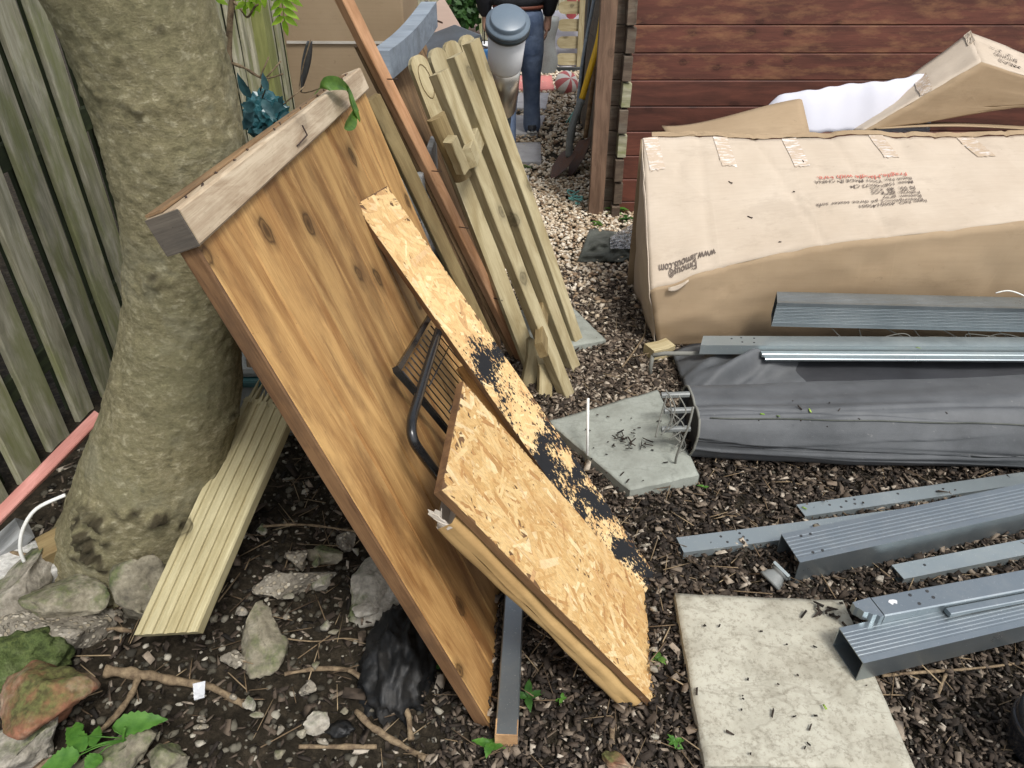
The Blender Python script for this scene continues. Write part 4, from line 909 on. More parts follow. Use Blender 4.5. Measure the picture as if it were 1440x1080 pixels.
beam('ridge', e0+Vector((.22, -.020, .012)), e1+Vector((.3, -.020, .012)), .026, .016, (0, 0, 1), M['metal2'], r_, wob=0); beam('ridge', e0+Vector((.23, -.040, .002)), e1+Vector((.3, -.040, .002)), .018, .012, (0, 0, 1), M['metal'], r_, wob=0)
post('slim_rail', G(1130, 734, .004), G(1440, 688, .004), .052, .024, .95, 'slim grey rail tucked under the rolled fabric, highest of those on the mulch', M['metal2'], 0, False, holes=((.10, .1), (.13, -.2), (.16, .2), (.18, -.1), (.19, .25), (.34, .2)), category='metal rail')
post('slim_rail', G(960, 786, .004), G(1180, 757, .004), .060, .026, .85, 'slim pale grey rail lying behind the big ribbed post', M['metal2'], 0, False, holes=((.13, .2), (.14, -.2), (.19, .25), (.195, .0), (.20, -.25)), category='metal rail')
post('metal_post', G(1118, 821, .004), G(1440, 748, .004), .108, .086, 1.25, 'large ribbed grey post lying on the mulch with four screw holes', M['metal'], 6, False, skew=.1, holes=((.055, .30), (.085, .30), (.05, -.28), (.08, -.28)))
post('slim_rail', G(1267, 824, .004), G(1440, 789, .004), .052, .028, .7, 'short slim rail between the two big posts with one dark hole', M['metal2'], 0, False, holes=((.09, .1),), category='metal rail')
rE, ME, _ = post('metal_post', G(1205, 957, .045), G(1440, 901, .045), .100, .066, 1.1, 'grey hollow post resting on the corner of the pale slab', M['metal'], 7, False, skew=.05, z=.04)
# decorative rail lying on that post
f0, f1 = G(1240, 878, .108), G(1440, 840, .108); dF = (f1-f0).normalized(); nF = Vector((-dF.y, dF.x, 0)); nF = nF if nF.y > 0 else -nF
rf = thing('moulded_rail', f0, 'grey rail with a scalloped end lying on top of the front hollow post', 'metal rail')
MF = frame(f0+nF*.030+Vector((0, 0, .016)), f0+nF*.030+dF+Vector((0, 0, .016)), (0, 0, 1))
v_, f_ = loft(rrect(.058, .030, .003), .95, 4, 0, 0); mesh_obj('rail', v_, f_, M['metal'], MF, rf)
sc = [(0, -.029), (-.010, -.029), (-.014, -.022), (-.024, -.020), (-.030, -.012), (-.040, -.008), (-.046, .004), (-.052, .010), (-.050, .024), (0, .029)]
vs = [(x-.002, y, z) for z in (-.014, .014) for x, y in sc]; m = len(sc)
mesh_obj('scalloped_end', vs, [tuple(range(m)), tuple(range(m, 2*m))[::-1]]+[((i+1) % m, i, i+m, (i+1) % m+m) for i in range(m)], M['metal'], MF, rf)
v_, f_ = loft(rrect(.020, .014, .002), .8, 3, 0, 0); mesh_obj('thin_rail', v_, f_, M['metal'], MF @ Matrix.Translation((.17, -.040, -.003)), rf)
for (x, y) in ((.10, .014), (.15, .016), (.105, -.014), (.152, -.004)):
    bm = bmesh.new(); bmesh.ops.create_cone(bm, cap_ends=True, segments=12, radius1=.0045, radius2=.004, depth=.0016); from_bm('screw_hole', bm, M['metal_in'], MF @ Matrix.Translation((x, y, .0155)), rf)
pv = [(.045+.012*math.cos(a)*(1+.6*noise.noise(Vector((a, 2, 2)))), .004+.007*math.sin(a)*(1+.7*noise.noise(Vector((a*2, 5, 2))))) for a in np.linspace(0, 2*math.pi, 13)[:-1]]
mesh_obj('paint_chip', [(x, y, .0155) for x, y in pv], [tuple(range(12))], M['whiteplastic'], MF, rf)
# post foot cap
fc = thing('foot_cap', G(1090, 826), 'small grey moulded foot cap lying beside the open end of the large post', 'post cap')
prof = [(.0, .0), (.034, .0), (.036, .006), (.030, .012), (.031, .018), (.022, .030), (.020, .036), (.026, .038), (.026, .046), (0, .046)]
vs, fs = [], []; ns = 24
for (r_0, z_) in prof:
    for j in range(ns):
        an = 2*math.pi*j/ns; k = 1/max(abs(math.cos(an)), abs(math.sin(an))); sq = (1-.35)+.35*k; vs.append((r_0*sq*math.cos(an), r_0*sq*math.sin(an), z_))
for i in range(len(prof)-1):
    for j in range(ns): a = i*ns+j; b = i*ns+(j+1) % ns; fs.append((a, b, b+ns, a+ns))
Mfc = Matrix.Translation(G(1090, 812, .022)) @ Euler((.35, .95, .9)).to_matrix().to_4x4() @ Matrix.Translation((0, 0, -.022))
mesh_obj('cap', vs, fs, M['greytub'], Mfc, fc, True); beam('cap_rim', Mfc @ Vector((-.028, 0, .048)), Mfc @ Vector((.028, 0, .048)), .054, .008, Mfc.to_3x3() @ Vector((0, 0, 1)), M['metal2'], fc, wob=0)

# ================================================================== ROLLED AWNING FABRIC
def bundle(u, v):
    """closed tube along x: v round the section"""
    x = .60+1.75*u; an = 2*math.pi*v
    w = np.interp(u, [0, .05, .3, .7, 1], [.125, .135, .165, .190, .20]); h = np.interp(u, [0, .05, .3, .6, 1], [.096, .100, .112, .118, .122])
    yc = 1.965+.02*u; zc = .105
    s_, c_ = math.sin(an), math.cos(an)
    k = 1/((abs(c_)**2.6+abs(s_)**2.6)**(1/2.6)); y = yc+w*c_*k; z = zc+h*s_*k
    if s_ > 0: z += .012*math.sin(an*3+u*3)*(1-.4*u)
    # seam fold running along the near upper side
    cr_ = math.exp(-((v-.665-.02*u)/.012)**2)
    pos = (v-.25)
    z += .010*math.sin(u*9+v*7)*u+.012*noise.noise(Vector((u*3, v*5, 1)))+.006*noise.noise(Vector((u*8, v*16, 4)))
    y += .014*noise.noise(Vector((u*3.4, v*6, 7)))
    for (vc, amp, wd, sl) in ((.405, -.020, .016, .03), (.34, .010, .014, -.09), (.47, .008, .012, .04), (.30, .008, .018, .10), (.53, .010, .012, -.03), (.37, .007, .005, .16), (.44, .007, .005, -.10), (.49, .008, .005, .08), (.33, .006, .005, -.04), (.56, .007, .006, .06)):
        q = v-(vc+sl*(u-.4)); g_ = math.exp(-(q/wd)**2); y -= amp*g_*c_*-1*.6*(1-abs(u-.5)*.6); z -= amp*g_*.7*(1 if s_ > 0 else 0)
    return Vector((x+.01*math.sin(an), y, max(z, .010)))
aw = thing('rolled_awning', (1.4, 1.95, 0), 'long grey coated fabric roll with pole ends lying across the mulch', 'fabric roll')
grid_obj('fabric', bundle, 180, 220, M['fabric'], aw, True)
# stitched seam line
tube('seam', [bundle(u, .405+.03*(u-.4))+Vector((0, -.002, .003)) for u in np.linspace(.02, 1, 60)], .0022, M['membrane'], aw, n=6, k=0)
ring = [bundle(.0, v) for v in np.linspace(0, 1, 61)]
tube('cuff', [p+Vector((.002, 0, 0)) for p in ring], .0045, M['rope'], aw, n=6, k=0)
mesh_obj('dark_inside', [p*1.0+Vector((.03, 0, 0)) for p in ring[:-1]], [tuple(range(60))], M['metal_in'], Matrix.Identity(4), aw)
for (px, py, q) in ((930, 556, 2.0), (934, 578, 1.94), (930, 604, 1.88)):
    e = YP(px, py, q); pr = rrect(.018, .018, .004); pi_ = rrect(.014, .014, .003); v_, f_ = loft(pr, .095, 2, 0, 0, hollow=pi_); mesh_obj('pole_end', v_, f_, M['greytub'], frame(e, e+Vector((1, .02, .03)), (0, 0, 1)), aw)
for i in range(9):
    a = YP(948+R.uniform(-14, 20), 548+i*8, 1.9); b = YP(944+R.uniform(-16, 20), 600+i*6, 1.86); c = YP(958+R.uniform(-16, 8), 572+i*9, 1.88)
    tube('cord', [a, c, b], .0024, M['rope'], aw, n=5, k=5)
tube('cord', [YP(938, 556, 1.9), YP(928, 590, 1.88), YP(922, 615, 1.86)], .003, M['rope'], aw, n=5); tube('strap', [YP(975, 572, 1.82), YP(968, 600, 1.80), YP(952, 640, 1.80), YP(950, 655, 1.82)], .004, M['rope'], aw, n=5)
# back cover sheet under the flat rail
def cover(u, v):
    x = .66+1.9*u; y = 2.12+.42*v; z = .075*sst(.1, .7, v)+.010
    z += .012*noise.noise(Vector((u*6, v*3, 2)))+.040*math.exp(-((v-.35-.5*u*3.2+.0)/.10)**2)*(1-sst(.2, .45, u))+.012*math.sin(u*13+v*6)*(1-v)
    z *= sst(-.06, .06, u); return Vector((x, y, max(z, .012)))
cv = thing('fabric_cover', (1.6, 2.35, 0), 'dark folded fabric cover lying between the flat rail and the roll', 'fabric cover')
grid_obj('fabric', cover, 110, 46, M['coverdark'], cv, True, .003)
def flapf(u, v):
    p = cover(.0+.26*u, v*.92+.03); dg = v-(.15+.9*u)
    p.z += .006+.030*math.exp(-(dg/.07)**2)+.016*math.exp(-((dg+.22)/.05)**2)+.012*math.exp(-((dg-.3)/.06)**2)+.006*noise.noise(Vector((u*8, v*8, 5))); p.z -= .012*sst(.85, 1, u); return p
grid_obj('folded_corner', flapf, 44, 36, M['fabric'], cv, True, .003)
tube('frame_pole', [YP(918, 500, 2.42), YP(935, 497, 2.42), YP(990, 497, 2.42)], .009, M['rope'], cv, n=8, k=0); tube('frame_pole', [YP(918, 500, 2.42), YP(915, 515, 2.42), YP(914, 536, 2.42)], .008, M['rope'], cv, n=8, k=0)
for i in range(7):
    x0 = 1170+i*38; tube('cord', [YP(x0, 462, 2.48), YP(x0+R.uniform(10, 40), 478, 2.47), YP(x0+R.uniform(20, 70), 468+R.uniform(0, 10), 2.46), YP(x0+R.uniform(60, 110), 476, 2.47)], .0016, M['rope'], cv, n=5)
wc = tube('white_cable', [YP(1400, 412, 2.43), YP(1420, 409, 2.42), YP(1445, 418, 2.42), YP(1475, 432, 2.42)], .0026, M['whitecord'], n=6); sets(wc, 'white cable looping over the right end of the highest post', 'cable')

# ================================================================== BOLLARD LAMP
lx, ly = -.022, 3.2
lp = thing('bollard_lamp', (lx, ly, 0), 'stainless steel garden bollard light with white diffuser and blue grey cap', 'garden lamp')
def lathe(name, prof, mat, M_, parent, ns=40, smooth=True):
    vs, fs = [], []
    for (r_, z_) in prof:
        for j in range(ns): an = 2*math.pi*j/ns; vs.append((r_*math.cos(an), r_*math.sin(an), z_))
    for i in range(len(prof)-1):
        for j in range(ns): a = i*ns+j; b = i*ns+(j+1) % ns; fs.append((a, b, b+ns, a+ns))
    fs.append(tuple(range(ns))[::-1]); fs.append(tuple((len(prof)-1)*ns+j for j in range(ns)))
    o = mesh_obj(name, vs, fs, mat, M_, parent, smooth); return o
top = YP(715, 24, 2.95); low = YP(705, 152, 3.25); axv = (top-low).normalized(); ML = frame(low, top, (0, -1, 0)) @ Matrix.Rotation(math.pi/2, 4, 'Y'); LLh = (top-low).length
lathe('steel_body', [(.058, 0), (.063, .004), (.067, LLh*.52)], M['steel'], ML, lp)
lathe('diffuser', [(.067, LLh*.52), (.069, LLh*.54), (.074, LLh*.89)], M['whiteplastic'], ML, lp)
lathe('seal_ring', [(.083, LLh*.885), (.085, LLh*.89), (.085, LLh*.92), (.078, LLh*.925)], M['capdark'], ML, lp)
lathe('cap', [(.080, LLh*.925), (.084, LLh*.93), (.084, LLh*.955), (.070, LLh*.958), (.067, LLh*.97), (.067, LLh*.995), (.063, LLh)], M['capgrey'], ML, lp)
lathe('pole', [(.030, -low.z/axv.z+.0), (.030, -.02)], M['capdark'], ML, lp)
for i in range(11):
    z = -.012-i*.024; tube('coil_ring', [ML @ Vector((.040*math.cos(t), .040*math.sin(t), z)) for t in np.linspace(0, 2*math.pi, 21)], .008, M['capdark'], lp, n=6, k=0)
tri = [ML @ Vector((.0665*math.sin(a), -.0665*math.cos(a), LLh*.21+dz)) for a, dz in ((-.22, 0), (.22, 0), (0, .026))]
tube('triangle_mark', tri+[tri[0]], .0014, M['inkblack'], lp, n=5, k=0); q_ = sum(tri, Vector())/3; tube('triangle_mark', [q_+Vector((-.004, -.001, -.003)), q_+Vector((.004, -.001, -.003)), q_+Vector((0, -.001, .004))], .001, M['inkblack'], lp, n=5, k=0)
tube('rivet', [ML @ Vector((.060, -.034, LLh*.45)), ML @ Vector((.064, -.036, LLh*.45))], .003, M['nail'], lp, n=8, k=0)

# ================================================================== PERSON
def fuse(name, chains, vox, mat, parent, sm=3, boxes=()):
    """joins tapering limbs into one continuous surface"""
    V, F_ = [], []
    for pts, rs in chains:
        P = smooth_path(pts, 4); rs2 = [float(x) for x in np.interp(np.linspace(0, len(rs)-1, len(P)), range(len(rs)), rs)]
        v, f = tube_data(P, rs2, 14); o_ = len(V); V += v; F_ += [tuple(q+o_ for q in g_) for g_ in f]
        for p, r_ in ((P[0], rs2[0]), (P[-1], rs2[-1])):
            bm = bmesh.new(); bmesh.ops.create_icosphere(bm, subdivisions=2, radius=r_*.98); o_ = len(V); bm.verts.ensure_lookup_table()
            V += [x.co+p for x in bm.verts]; F_ += [tuple(x.index+o_ for x in g_.verts) for g_ in bm.faces]; bm.free()
    for c, sx_, sy2, sz_ in boxes:
        bm = bmesh.new(); bmesh.ops.create_icosphere(bm, subdivisions=3, radius=1); o_ = len(V)
        V += [Vector((x.co.x*sx_, x.co.y*sy2, x.co.z*sz_))+c for x in bm.verts]; F_ += [tuple(x.index+o_ for x in g_.verts) for g_ in bm.faces]; bm.free()
    me = bpy.data.meshes.new(name); me.from_pydata([tuple(v) for v in V], [], F_); o = bpy.data.objects.new(name, me); COL.objects.link(o)
    md = o.modifiers.new('r', 'REMESH'); md.mode = 'VOXEL'; md.voxel_size = vox; ms_ = o.modifiers.new('s', 'SMOOTH'); ms_.iterations = sm; ms_.factor = .5
    m2 = bpy.data.meshes.new_from_object(o.evaluated_get(bpy.context.evaluated_depsgraph_get())); bpy.data.objects.remove(o); m2.name = name
    m2.materials.clear(); m2.materials.append(mat); m2.polygons.foreach_set('use_smooth', [True]*len(m2.polygons))
    return place(bpy.data.objects.new(name, m2), Matrix.Identity(4), parent)
fr = G(748, 186, .04); fl = G(712, 212, .04); hip = Vector((.045, 6.05, .90))
pe = thing('person', (hip.x, hip.y, 0), 'person in black jacket and blue jeans walking away along the step slabs', 'person')
ar = Vector((fr.x, fr.y+.06, .12)); al = Vector((fl.x, fl.y+.06, .12)); kr = Vector((.155, 6.10, .50)); kl = Vector((-.02, 5.88, .49))
hr, hl = hip+Vector((.095, 0, -.05)), hip+Vector((-.095, 0, -.05)); V3 = lambda x, y, z: hip+Vector((x, y, z))
chest, neck, head = V3(0, .03, .42), V3(0, .05, .60), V3(0, .07, .72)
sr, sL = V3(.185, .03, .50), V3(-.185, .03, .50); er, eL = V3(.255, .0, .24), V3(-.26, -.03, .24); wr_, wL = V3(.235, .07, .02), V3(-.25, .05, .02)
fuse('body', [([hip, chest, neck, head], [.13, .14, .055, .07]), ([hr, kr, ar], [.085, .055, .036]), ([hl, kl, al], [.085, .055, .036]), ([chest+Vector((0, 0, .04)), sr, er, wr_, wr_+Vector((-.01, .01, -.09))], [.07, .055, .042, .03, .034]), ([chest+Vector((0, 0, .04)), sL, eL, wL, wL+Vector((.01, .01, -.09))], [.07, .055, .042, .03, .034])], .014, M['skin'], pe, 3, [(head+Vector((0, .01, .02)), .078, .095, .115), (head+Vector((.08, .01, .01)), .012, .022, .032), (head+Vector((-.08, .01, .01)), .012, .022, .032), (head+Vector((0, .105, .0)), .014, .02, .022)])
fuse('hair', [([head+Vector((0, -.03, .0)), head+Vector((0, -.03, .06))], [.082, .07])], .012, M['hair'], pe, 2, [(head+Vector((0, -.012, .05)), .088, .098, .095)])
fuse('jeans', [([hr+Vector((-.01, 0, .05)), (hr*.5+kr*.5), kr, kr*.45+ar*.55, ar+Vector((0, -.01, -.04))], [.115, .103, .078, .068, .076]), ([hl+Vector((.01, 0, .05)), (hl*.5+kl*.5), kl, kl*.45+al*.55, al+Vector((0, -.01, -.04))], [.115, .103, .078, .068, .076])], .014, M['denim'], pe, 3, [(V3(0, 0, .02), .195, .135, .11)])
tube('belt', [V3(.176*math.cos(t), .122*math.sin(t), .085) for t in np.linspace(0, 2*math.pi, 25)], .018, M['belt'], pe, n=8, k=0)
fuse('jacket', [([V3(0, 0, .17), V3(0, .01, .30), chest, V3(0, .04, .53)], [.165, .165, .165, .09]), ([chest+Vector((0, 0, .05)), sr, er, wr_+Vector((0, 0, .03))], [.10, .085, .068, .052]), ([chest+Vector((0, 0, .05)), sL, eL, wL+Vector((0, 0, .03))], [.10, .085, .068, .052])], .014, M['jacket'], pe, 3, [(V3(0, 0, .14), .205, .155, .10), (V3(0, .02, .38), .20, .15, .20)])
for f in (ar, al):
    def shoe(u, v, f=f):
        an = 2*math.pi*v; yy = -.10+.29*u; w = np.interp(u, [0, .08, .3, .6, .9, 1], [.012, .040, .040, .048, .038, .01]); h = np.interp(u, [0, .1, .35, .6, .9, 1], [.03, .10, .09, .06, .04, .02])
        return Vector((f.x+w*math.cos(an), f.y+yy, .042+max(-.005, (h*.5+h*.5*math.sin(an)))))
    grid_obj('shoe', shoe, 14, 16, M['shoe'], pe, True); box('sole', (f.x, f.y+.045, .046), (.082, .28, .02), M['shoesole'], pe, None, .008)
for sg, w in ((1, wr_), (-1, wL)):
    for i in range(4): b = w+Vector((-.01*sg, -.022+.017*i, -.10)); L_ = (.9, 1.05, 1.0, .85)[i]; tube('finger', [b, b+Vector((-.004*sg, .002, -.03*L_)), b+Vector((-.014*sg, .006, -.055*L_)), b+Vector((-.024*sg, .008, -.07*L_))], .0088, M['skin'], pe, n=7, k=3)
    tube('thumb', [w+Vector((0, .02, -.05)), w+Vector((-.012*sg, .042, -.075)), w+Vector((-.018*sg, .048, -.105))], .0105, M['skin'], pe, n=7, k=3)

# ================================================================== BACKGROUND
bu = thing('blue_bucket', G(682, 100), 'blue plastic bucket with pale rim standing left of the person', 'bucket')
bl_ = G(684, 104); lathe('tub', [(.13, 0), (.15, .26), (.152, .30)], M['bluepl'], Matrix.Translation(bl_), bu); lathe('rim', [(.158, .30), (.16, .33), (.14, .335)], M['whiteplastic'], Matrix.Translation(bl_), bu)
ball = thing('striped_ball', G(797, 130), 'red and white striped ball resting on the gravel', 'ball')
bc_ = G(797, 134)+Vector((0, .1, .10))
for s_ in range(10):
    vs = []; fs = []; a0 = 2*math.pi*s_/10
    for i in range(9):
        th = math.pi*i/8
        for j in range(4): ph = a0+2*math.pi/10*j/3; vs.append((.125*math.sin(th)*math.cos(ph), .125*math.sin(th)*math.sin(ph), .105*math.cos(th)))
    for i in range(8):
        for j in range(3): q = i*4+j; fs.append((q, q+4, q+5, q+1))
    mesh_obj('ball_panel', vs, fs, M['ballred'] if s_ % 2 else M['ballwhite'], Matrix.Translation(bc_) @ Euler((.9, .2, .3)).to_matrix().to_4x4(), ball, True)
# picket fence panel lying on its side
pf = thing('sideways_pickets', (.6, 8.6, 0), 'pale round ended picket panel standing sideways behind the ball', 'fence section')
pb0 = G(812, 97); ypk = pb0.y
xpost = pb0.x
beam('upright', (xpost+.05, ypk-.03, 0), (xpost+.05, ypk-.03, 1.15), .13, .05, (0, -1, 0), M['treated'], pf)
for i in range(7):
    z = .11+i*.185; v_, f_ = round_top(.13, .02, .36 if i else .37); mesh_obj('picket', v_, f_, M['treated'], frame((xpost+.10, ypk, z), (xpost-.3, ypk, z), (0, -1, 0)), pf)
sh = grid_obj('white_sheeting', lambda u, v: Vector((-.25+1.15*u, ypk-.15+.9*v, .03+.62*sst(.15, .5, v)*(.8+.3*noise.noise(Vector((u*5, v*3, 1))))+.04*noise.noise(Vector((u*9, v*9, 3))))), 30, 24, M['foam'], None, True); sets(sh, 'white plastic sheeting heaped behind the sideways pickets', 'sheeting')
db = grid_obj('grey_sack', lambda u, v: Vector((.38+(.14+.02*math.sin(v*9))*math.cos(2*math.pi*u), ypk-.28+.13*math.sin(2*math.pi*u), .02+.62*v))*1.0 if v < .98 else Vector((.38, ypk-.28, .62)), 24, 14, M['greytub'], None, True); sets(db, 'grey sack standing between the person and the sideways pickets', 'sack')
dk2 = beam('edging_board', (-.6, ypk-.2, .03), (1.2, ypk-.22, .03), .05, .06, (0, 0, 1), M['darkplastic']); sets(dk2, 'dark edging strip along the front of the white sheeting', 'edging')
pl = tube('pale_pole', [YP(648, -30, 6.5), YP(662, 30, 6.5), YP(672, 66, 6.5), G(684, 140)], .045, M['card_pink'], n=10); sets(pl, 'pale pole leaning left of the blue bucket', 'pole')
rkk = thing('clothes_rack', (-.25, 7.4, 0), 'thin dark wire stand left of the person', 'rack')
for i in range(4): tube('bar', [YP(672+i*9, 60+i*2, 7.4+.05*i), YP(672+i*9, -20, 7.4+.05*i)], .007, M['darkplastic'], rkk, n=6, k=0)
tube('bar', [YP(670, 62, 7.4), YP(704, 72, 7.5)], .008, M['darkplastic'], rkk, n=6, k=0)
for i in (0, 1): tube('leg', [YP(674+24*i, 62, 7.4), Vector((YP(674+24*i, 62, 7.4).x, 7.4, 0))], .008, M['darkplastic'], rkk, n=6, k=0)

def leaf_mesh(name, base, direction, normal, L, W, mat, parent=None, bend=.15, serr=0, fold=.18, nseg=10, M0=None):
    X = Vector(direction).normalized(); N = Vector(normal); N = (N-X*N.dot(X)).normalized(); Y = N.cross(X); base = Vector(base)
    vs, fs = [], []
    for i in range(nseg+1):
        t = i/nseg; w = W*.5*math.sin(math.pi*min(1, t**.75))**.85*(1.0-.25*t) if 0 < t < 1 else .0006
        if serr and 0 < t < 1: w *= 1+serr*(1 if i % 2 else -1)
        c = base+X*L*t*(1-bend*.2*t)-N*bend*L*t*t
        for s_ in (-1, -.5, 0, .5, 1): vs.append(c+Y*w*s_+N*(fold*w*abs(s_)+.0008*math.sin(t*20+abs(s_)*4)))
    for i in range(nseg):
        for j in range(4): q = i*5+j; fs.append((q, q+1, q+6, q+5))
    return mesh_obj(name, vs, fs, mat, Matrix.Identity(4) if parent is not None else None, parent, True)
ivy = thing('ivy_clump', (-.45, 6.2, 0), 'dark ivy clump beside the pale pole at the far left of the path', 'ivy')
tube('stem', [(-.50, 6.2, 0), (-.5, 6.2, .6), (-.47, 6.2, 1.2)], .02, M['root'], ivy)
vsA, fsA = [], []
for i in range(700):
    c = YP(652+R.gauss(0, 9), 12+R.gauss(-8, 20), 6.2+R.uniform(-.15, .15)); a = R.uniform(0, 6.28); X = Vector((math.cos(a), R.uniform(-.5, .5), math.sin(a))).normalized()*.028; Y = X.cross(Vector((R.uniform(-.5, .5), -1, R.uniform(0, .8)))).normalized()*.018; b = len(vsA)
    vsA += [c-X, c+Y, c+X, c-Y]; fsA.append((b, b+1, b+2, b+3))
o = mesh_obj('foliage', vsA, fsA, M['darkleaf'], Matrix.Identity(4), ivy); sets(o, kind='stuff')

# shovels and rods leaning by the shed corner
def blade(name, tip, neck, w, mat, parent, nrm=(0, -1, .3)):
    Mx = frame(tip, neck, nrm); L = (Vector(neck)-Vector(tip)).length; vs, fs = [], []; n = 10
    for i in range(n+1):
        t = i/n; ww = w*np.interp(t, [0, .12, .4, .85, 1], [.08, .45, .9, 1.0, .75])/2
        for s_ in (-1, -.5, 0, .5, 1): vs.append((L*t, ww*s_, -.018*(1-s_*s_)*(1-.3*t)))
    N = len(vs); vs += [(x, y, z-.002) for x, y, z in vs]
    for i in range(n):
        for j in range(4): q = i*5+j; fs += [(q, q+1, q+6, q+5), (N+q+5, N+q+6, N+q+1, N+q)]
    return mesh_obj(name, vs, fs, mat, Mx, parent, True)
s1 = thing('spade', G(777, 252), 'spade with yellow shaft and grey socket leaning by the shed corner', 'spade')
t0 = G(776, 252, .015); n0 = YP(802, 212, 5.10); k0 = YP(818, 140, 5.15); k1 = YP(842, 55, 5.2)
blade('blade', t0, n0, .17, M['rust'], s1, (-.75, -.6, .2)); tube('socket', [n0-(k0-n0)*.12, YP(803, 185, 5.1), k0], .026, M['greytub'], s1, n=12); tube('shaft', [k0, YP(828, 105, 5.16), k1, YP(850, 0, 5.25), YP(858, -60, 5.3)], .021, M['yellow'], s1, n=12)
s2 = thing('shovel', G(802, 250), 'dark rusty shovel standing right behind the yellow shafted spade', 'shovel')
t0 = G(801, 249, .01); n0 = YP(823, 194, 5.25); blade('blade', t0, n0, .16, M['rust'], s2, (-.7, -.6, .1)); tube('shaft', [n0, YP(832, 130, 5.3), YP(842, 60, 5.3), YP(850, -40, 5.35)], .016, M['brown'], s2, n=10)
s3 = thing('broom', YP(808, 165, 5.3), 'thin dark handled brush with mint bristles leaning by the shed corner', 'brush')
tube('handle', [YP(812, 150, 5.35), YP(820, 80, 5.4), YP(835, 0, 5.45), YP(842, -50, 5.5)], .012, M['slategrey'], s3, n=8); tube('leg', [YP(812, 150, 5.35), G(806, 200)], .008, M['darkplastic'], s3, n=6, k=0)
for i in range(18): tube('bristle', [YP(810, 152, 5.33), YP(804+R.uniform(-10, 6), 166+R.uniform(0, 12), 5.28+R.uniform(-.03, .03))], .004, M['mint'], s3, n=4, k=0)
for (a, b, lab) in (((833, 0), (818, 120), 'thin dark rod leaning beside the spade shaft'),):
    o = tube('thin_rod', [YP(a[0], a[1]-40, 5.7), YP(b[0], b[1], 5.6), G(814, 175)], .010, M['darkplastic'], n=6, k=0); sets(o, lab, 'rod')
mr = thing('mint_rope', G(815, 280), 'tangle of mint green rope on the gravel by the corner trim', 'rope')
for i in range(6): c = G(814+R.uniform(-8, 8), 278+R.uniform(-10, 12), .025); tube('strand', [c, c+Vector((R.uniform(-.05, .05), R.uniform(-.05, .05), .01)), c+Vector((R.uniform(-.06, .06), R.uniform(-.06, .06), 0)), c+Vector((R.uniform(-.05, .05), R.uniform(-.05, .05), .01))], .005, M['mint'], mr, n=5)

# membrane and film
mem = grid_obj('membrane', lambda u, v: G(812+85*u-10*v*u+18*v, 368-48*v*(1-.25*u)-0*u, .02+.05*math.sin(math.pi*v)*(.6+.6*noise.noise(Vector((u*4, v*4, 3))))+.02*noise.noise(Vector((u*8, v*8, 1)))), 26, 16, M['membrane'], None, True, .003); sets(mem, 'crumpled grey green ground membrane beside the printed carton', 'ground membrane')
fm = grid_obj('clear_film', lambda u, v: G(858+42*u, 350-42*v*(.4+.6*u), .06+.10*u*v+.03*noise.noise(Vector((u*9, v*9, 3)))), 20, 20, M['film'], None, False); sets(fm, 'scrap of clear crumpled plastic film between membrane and carton', 'plastic film')
wr = tube('white_rod', [G(826, 640, .05), YP(827, 560, 1.93)], .0045, M['whitecord'], n=8, k=0); sets(wr, 'thin white rod standing on the greenish slab', 'rod')
tw = tube('curved_twig', [G(875, 516, .02), G(893, 492, .03), G(907, 468, .02), G(908, 440, .02)], .004, M['twig'] if False else M['root'], n=6); sets(tw, 'long curved pale twig on the fine bark left of the carton', 'twig')
ws = thing('yellow_scrap', G(922, 492), 'yellow timber scrap at the lower left corner of the printed carton', 'wood scrap')
beam('piece', G(912, 496, .03), G(940, 488, .03), .07, .05, (0, 0, 1), M['treated'], ws, rough_end=.012)

# ================================================================== RUBBLE STONES
def rock(px, py, wpx, hpx, mat, label, z=None, lift=0, yaw=None, sub=4, rough=.22, name='rubble_stone', cat='stone', squash=.6):
    g0 = G(px, py, .08); z0 = gh(g0.x, g0.y) if z is None else z; c = G(px, py, z0+.03+lift); d = depth(c); w = wpx/F_PX*d; h = hpx/F_PX*d
    bm = bmesh.new(); bmesh.ops.create_icosphere(bm, subdivisions=sub, radius=.5); sd = R.random()*100
    pls = [(Vector((R.gauss(0, 1), R.gauss(0, 1), R.gauss(0, 1))).normalized(), R.uniform(.20, .40)) for _ in range(13)]
    for v in bm.verts:
        p = v.co.copy()
        for n_, dd in pls:
            e = p.dot(n_)-dd
            if e > 0: p -= n_*e
        nn = v.co.normalized(); p += nn*(rough*.3*noise.noise(p*2.6+Vector((sd, 0, 0)))+rough*.20*noise.noise(p*7+Vector((0, sd, 0)))+rough*.12*noise.noise(p*22+Vector((0, 0, sd))))
        v.co = Vector((p.x*w*1.35, p.y*h*1.45, p.z*min(w, h)*squash*1.9))
    o = from_bm(name, bm, mat, Matrix.Translation(c) @ Matrix.Rotation(R.uniform(-.3, .3) if yaw is None else yaw, 4, 'Z'), None, True); sets(o, label, cat); return o
rock(74, 905, 150, 110, M['concrete'], 'big rough aggregate concrete lump at the foot of the tree', yaw=.2)
rock(88, 838, 110, 62, M['rock_moss'], 'pitted mossy stone on top of the aggregate lump beside the tree', lift=.07)
rock(18, 842, 95, 130, M['rock_pale'], 'pale rounded concrete lump at the left edge beside the mossy stone', lift=.04)
rock(34, 930, 105, 52, M['moss'], 'low stone fully covered with green moss at the left edge', lift=.05, yaw=.5, squash=1.1, rough=.5)
rock(62, 988, 122, 88, M['brickcem'], 'broken red brick chunk with pale cement on its face', lift=.045, yaw=-.1, squash=.8)
rock(40, 1052, 105, 85, M['rock_pale'], 'grey stone in the lower left corner below the brick chunk', yaw=.3)
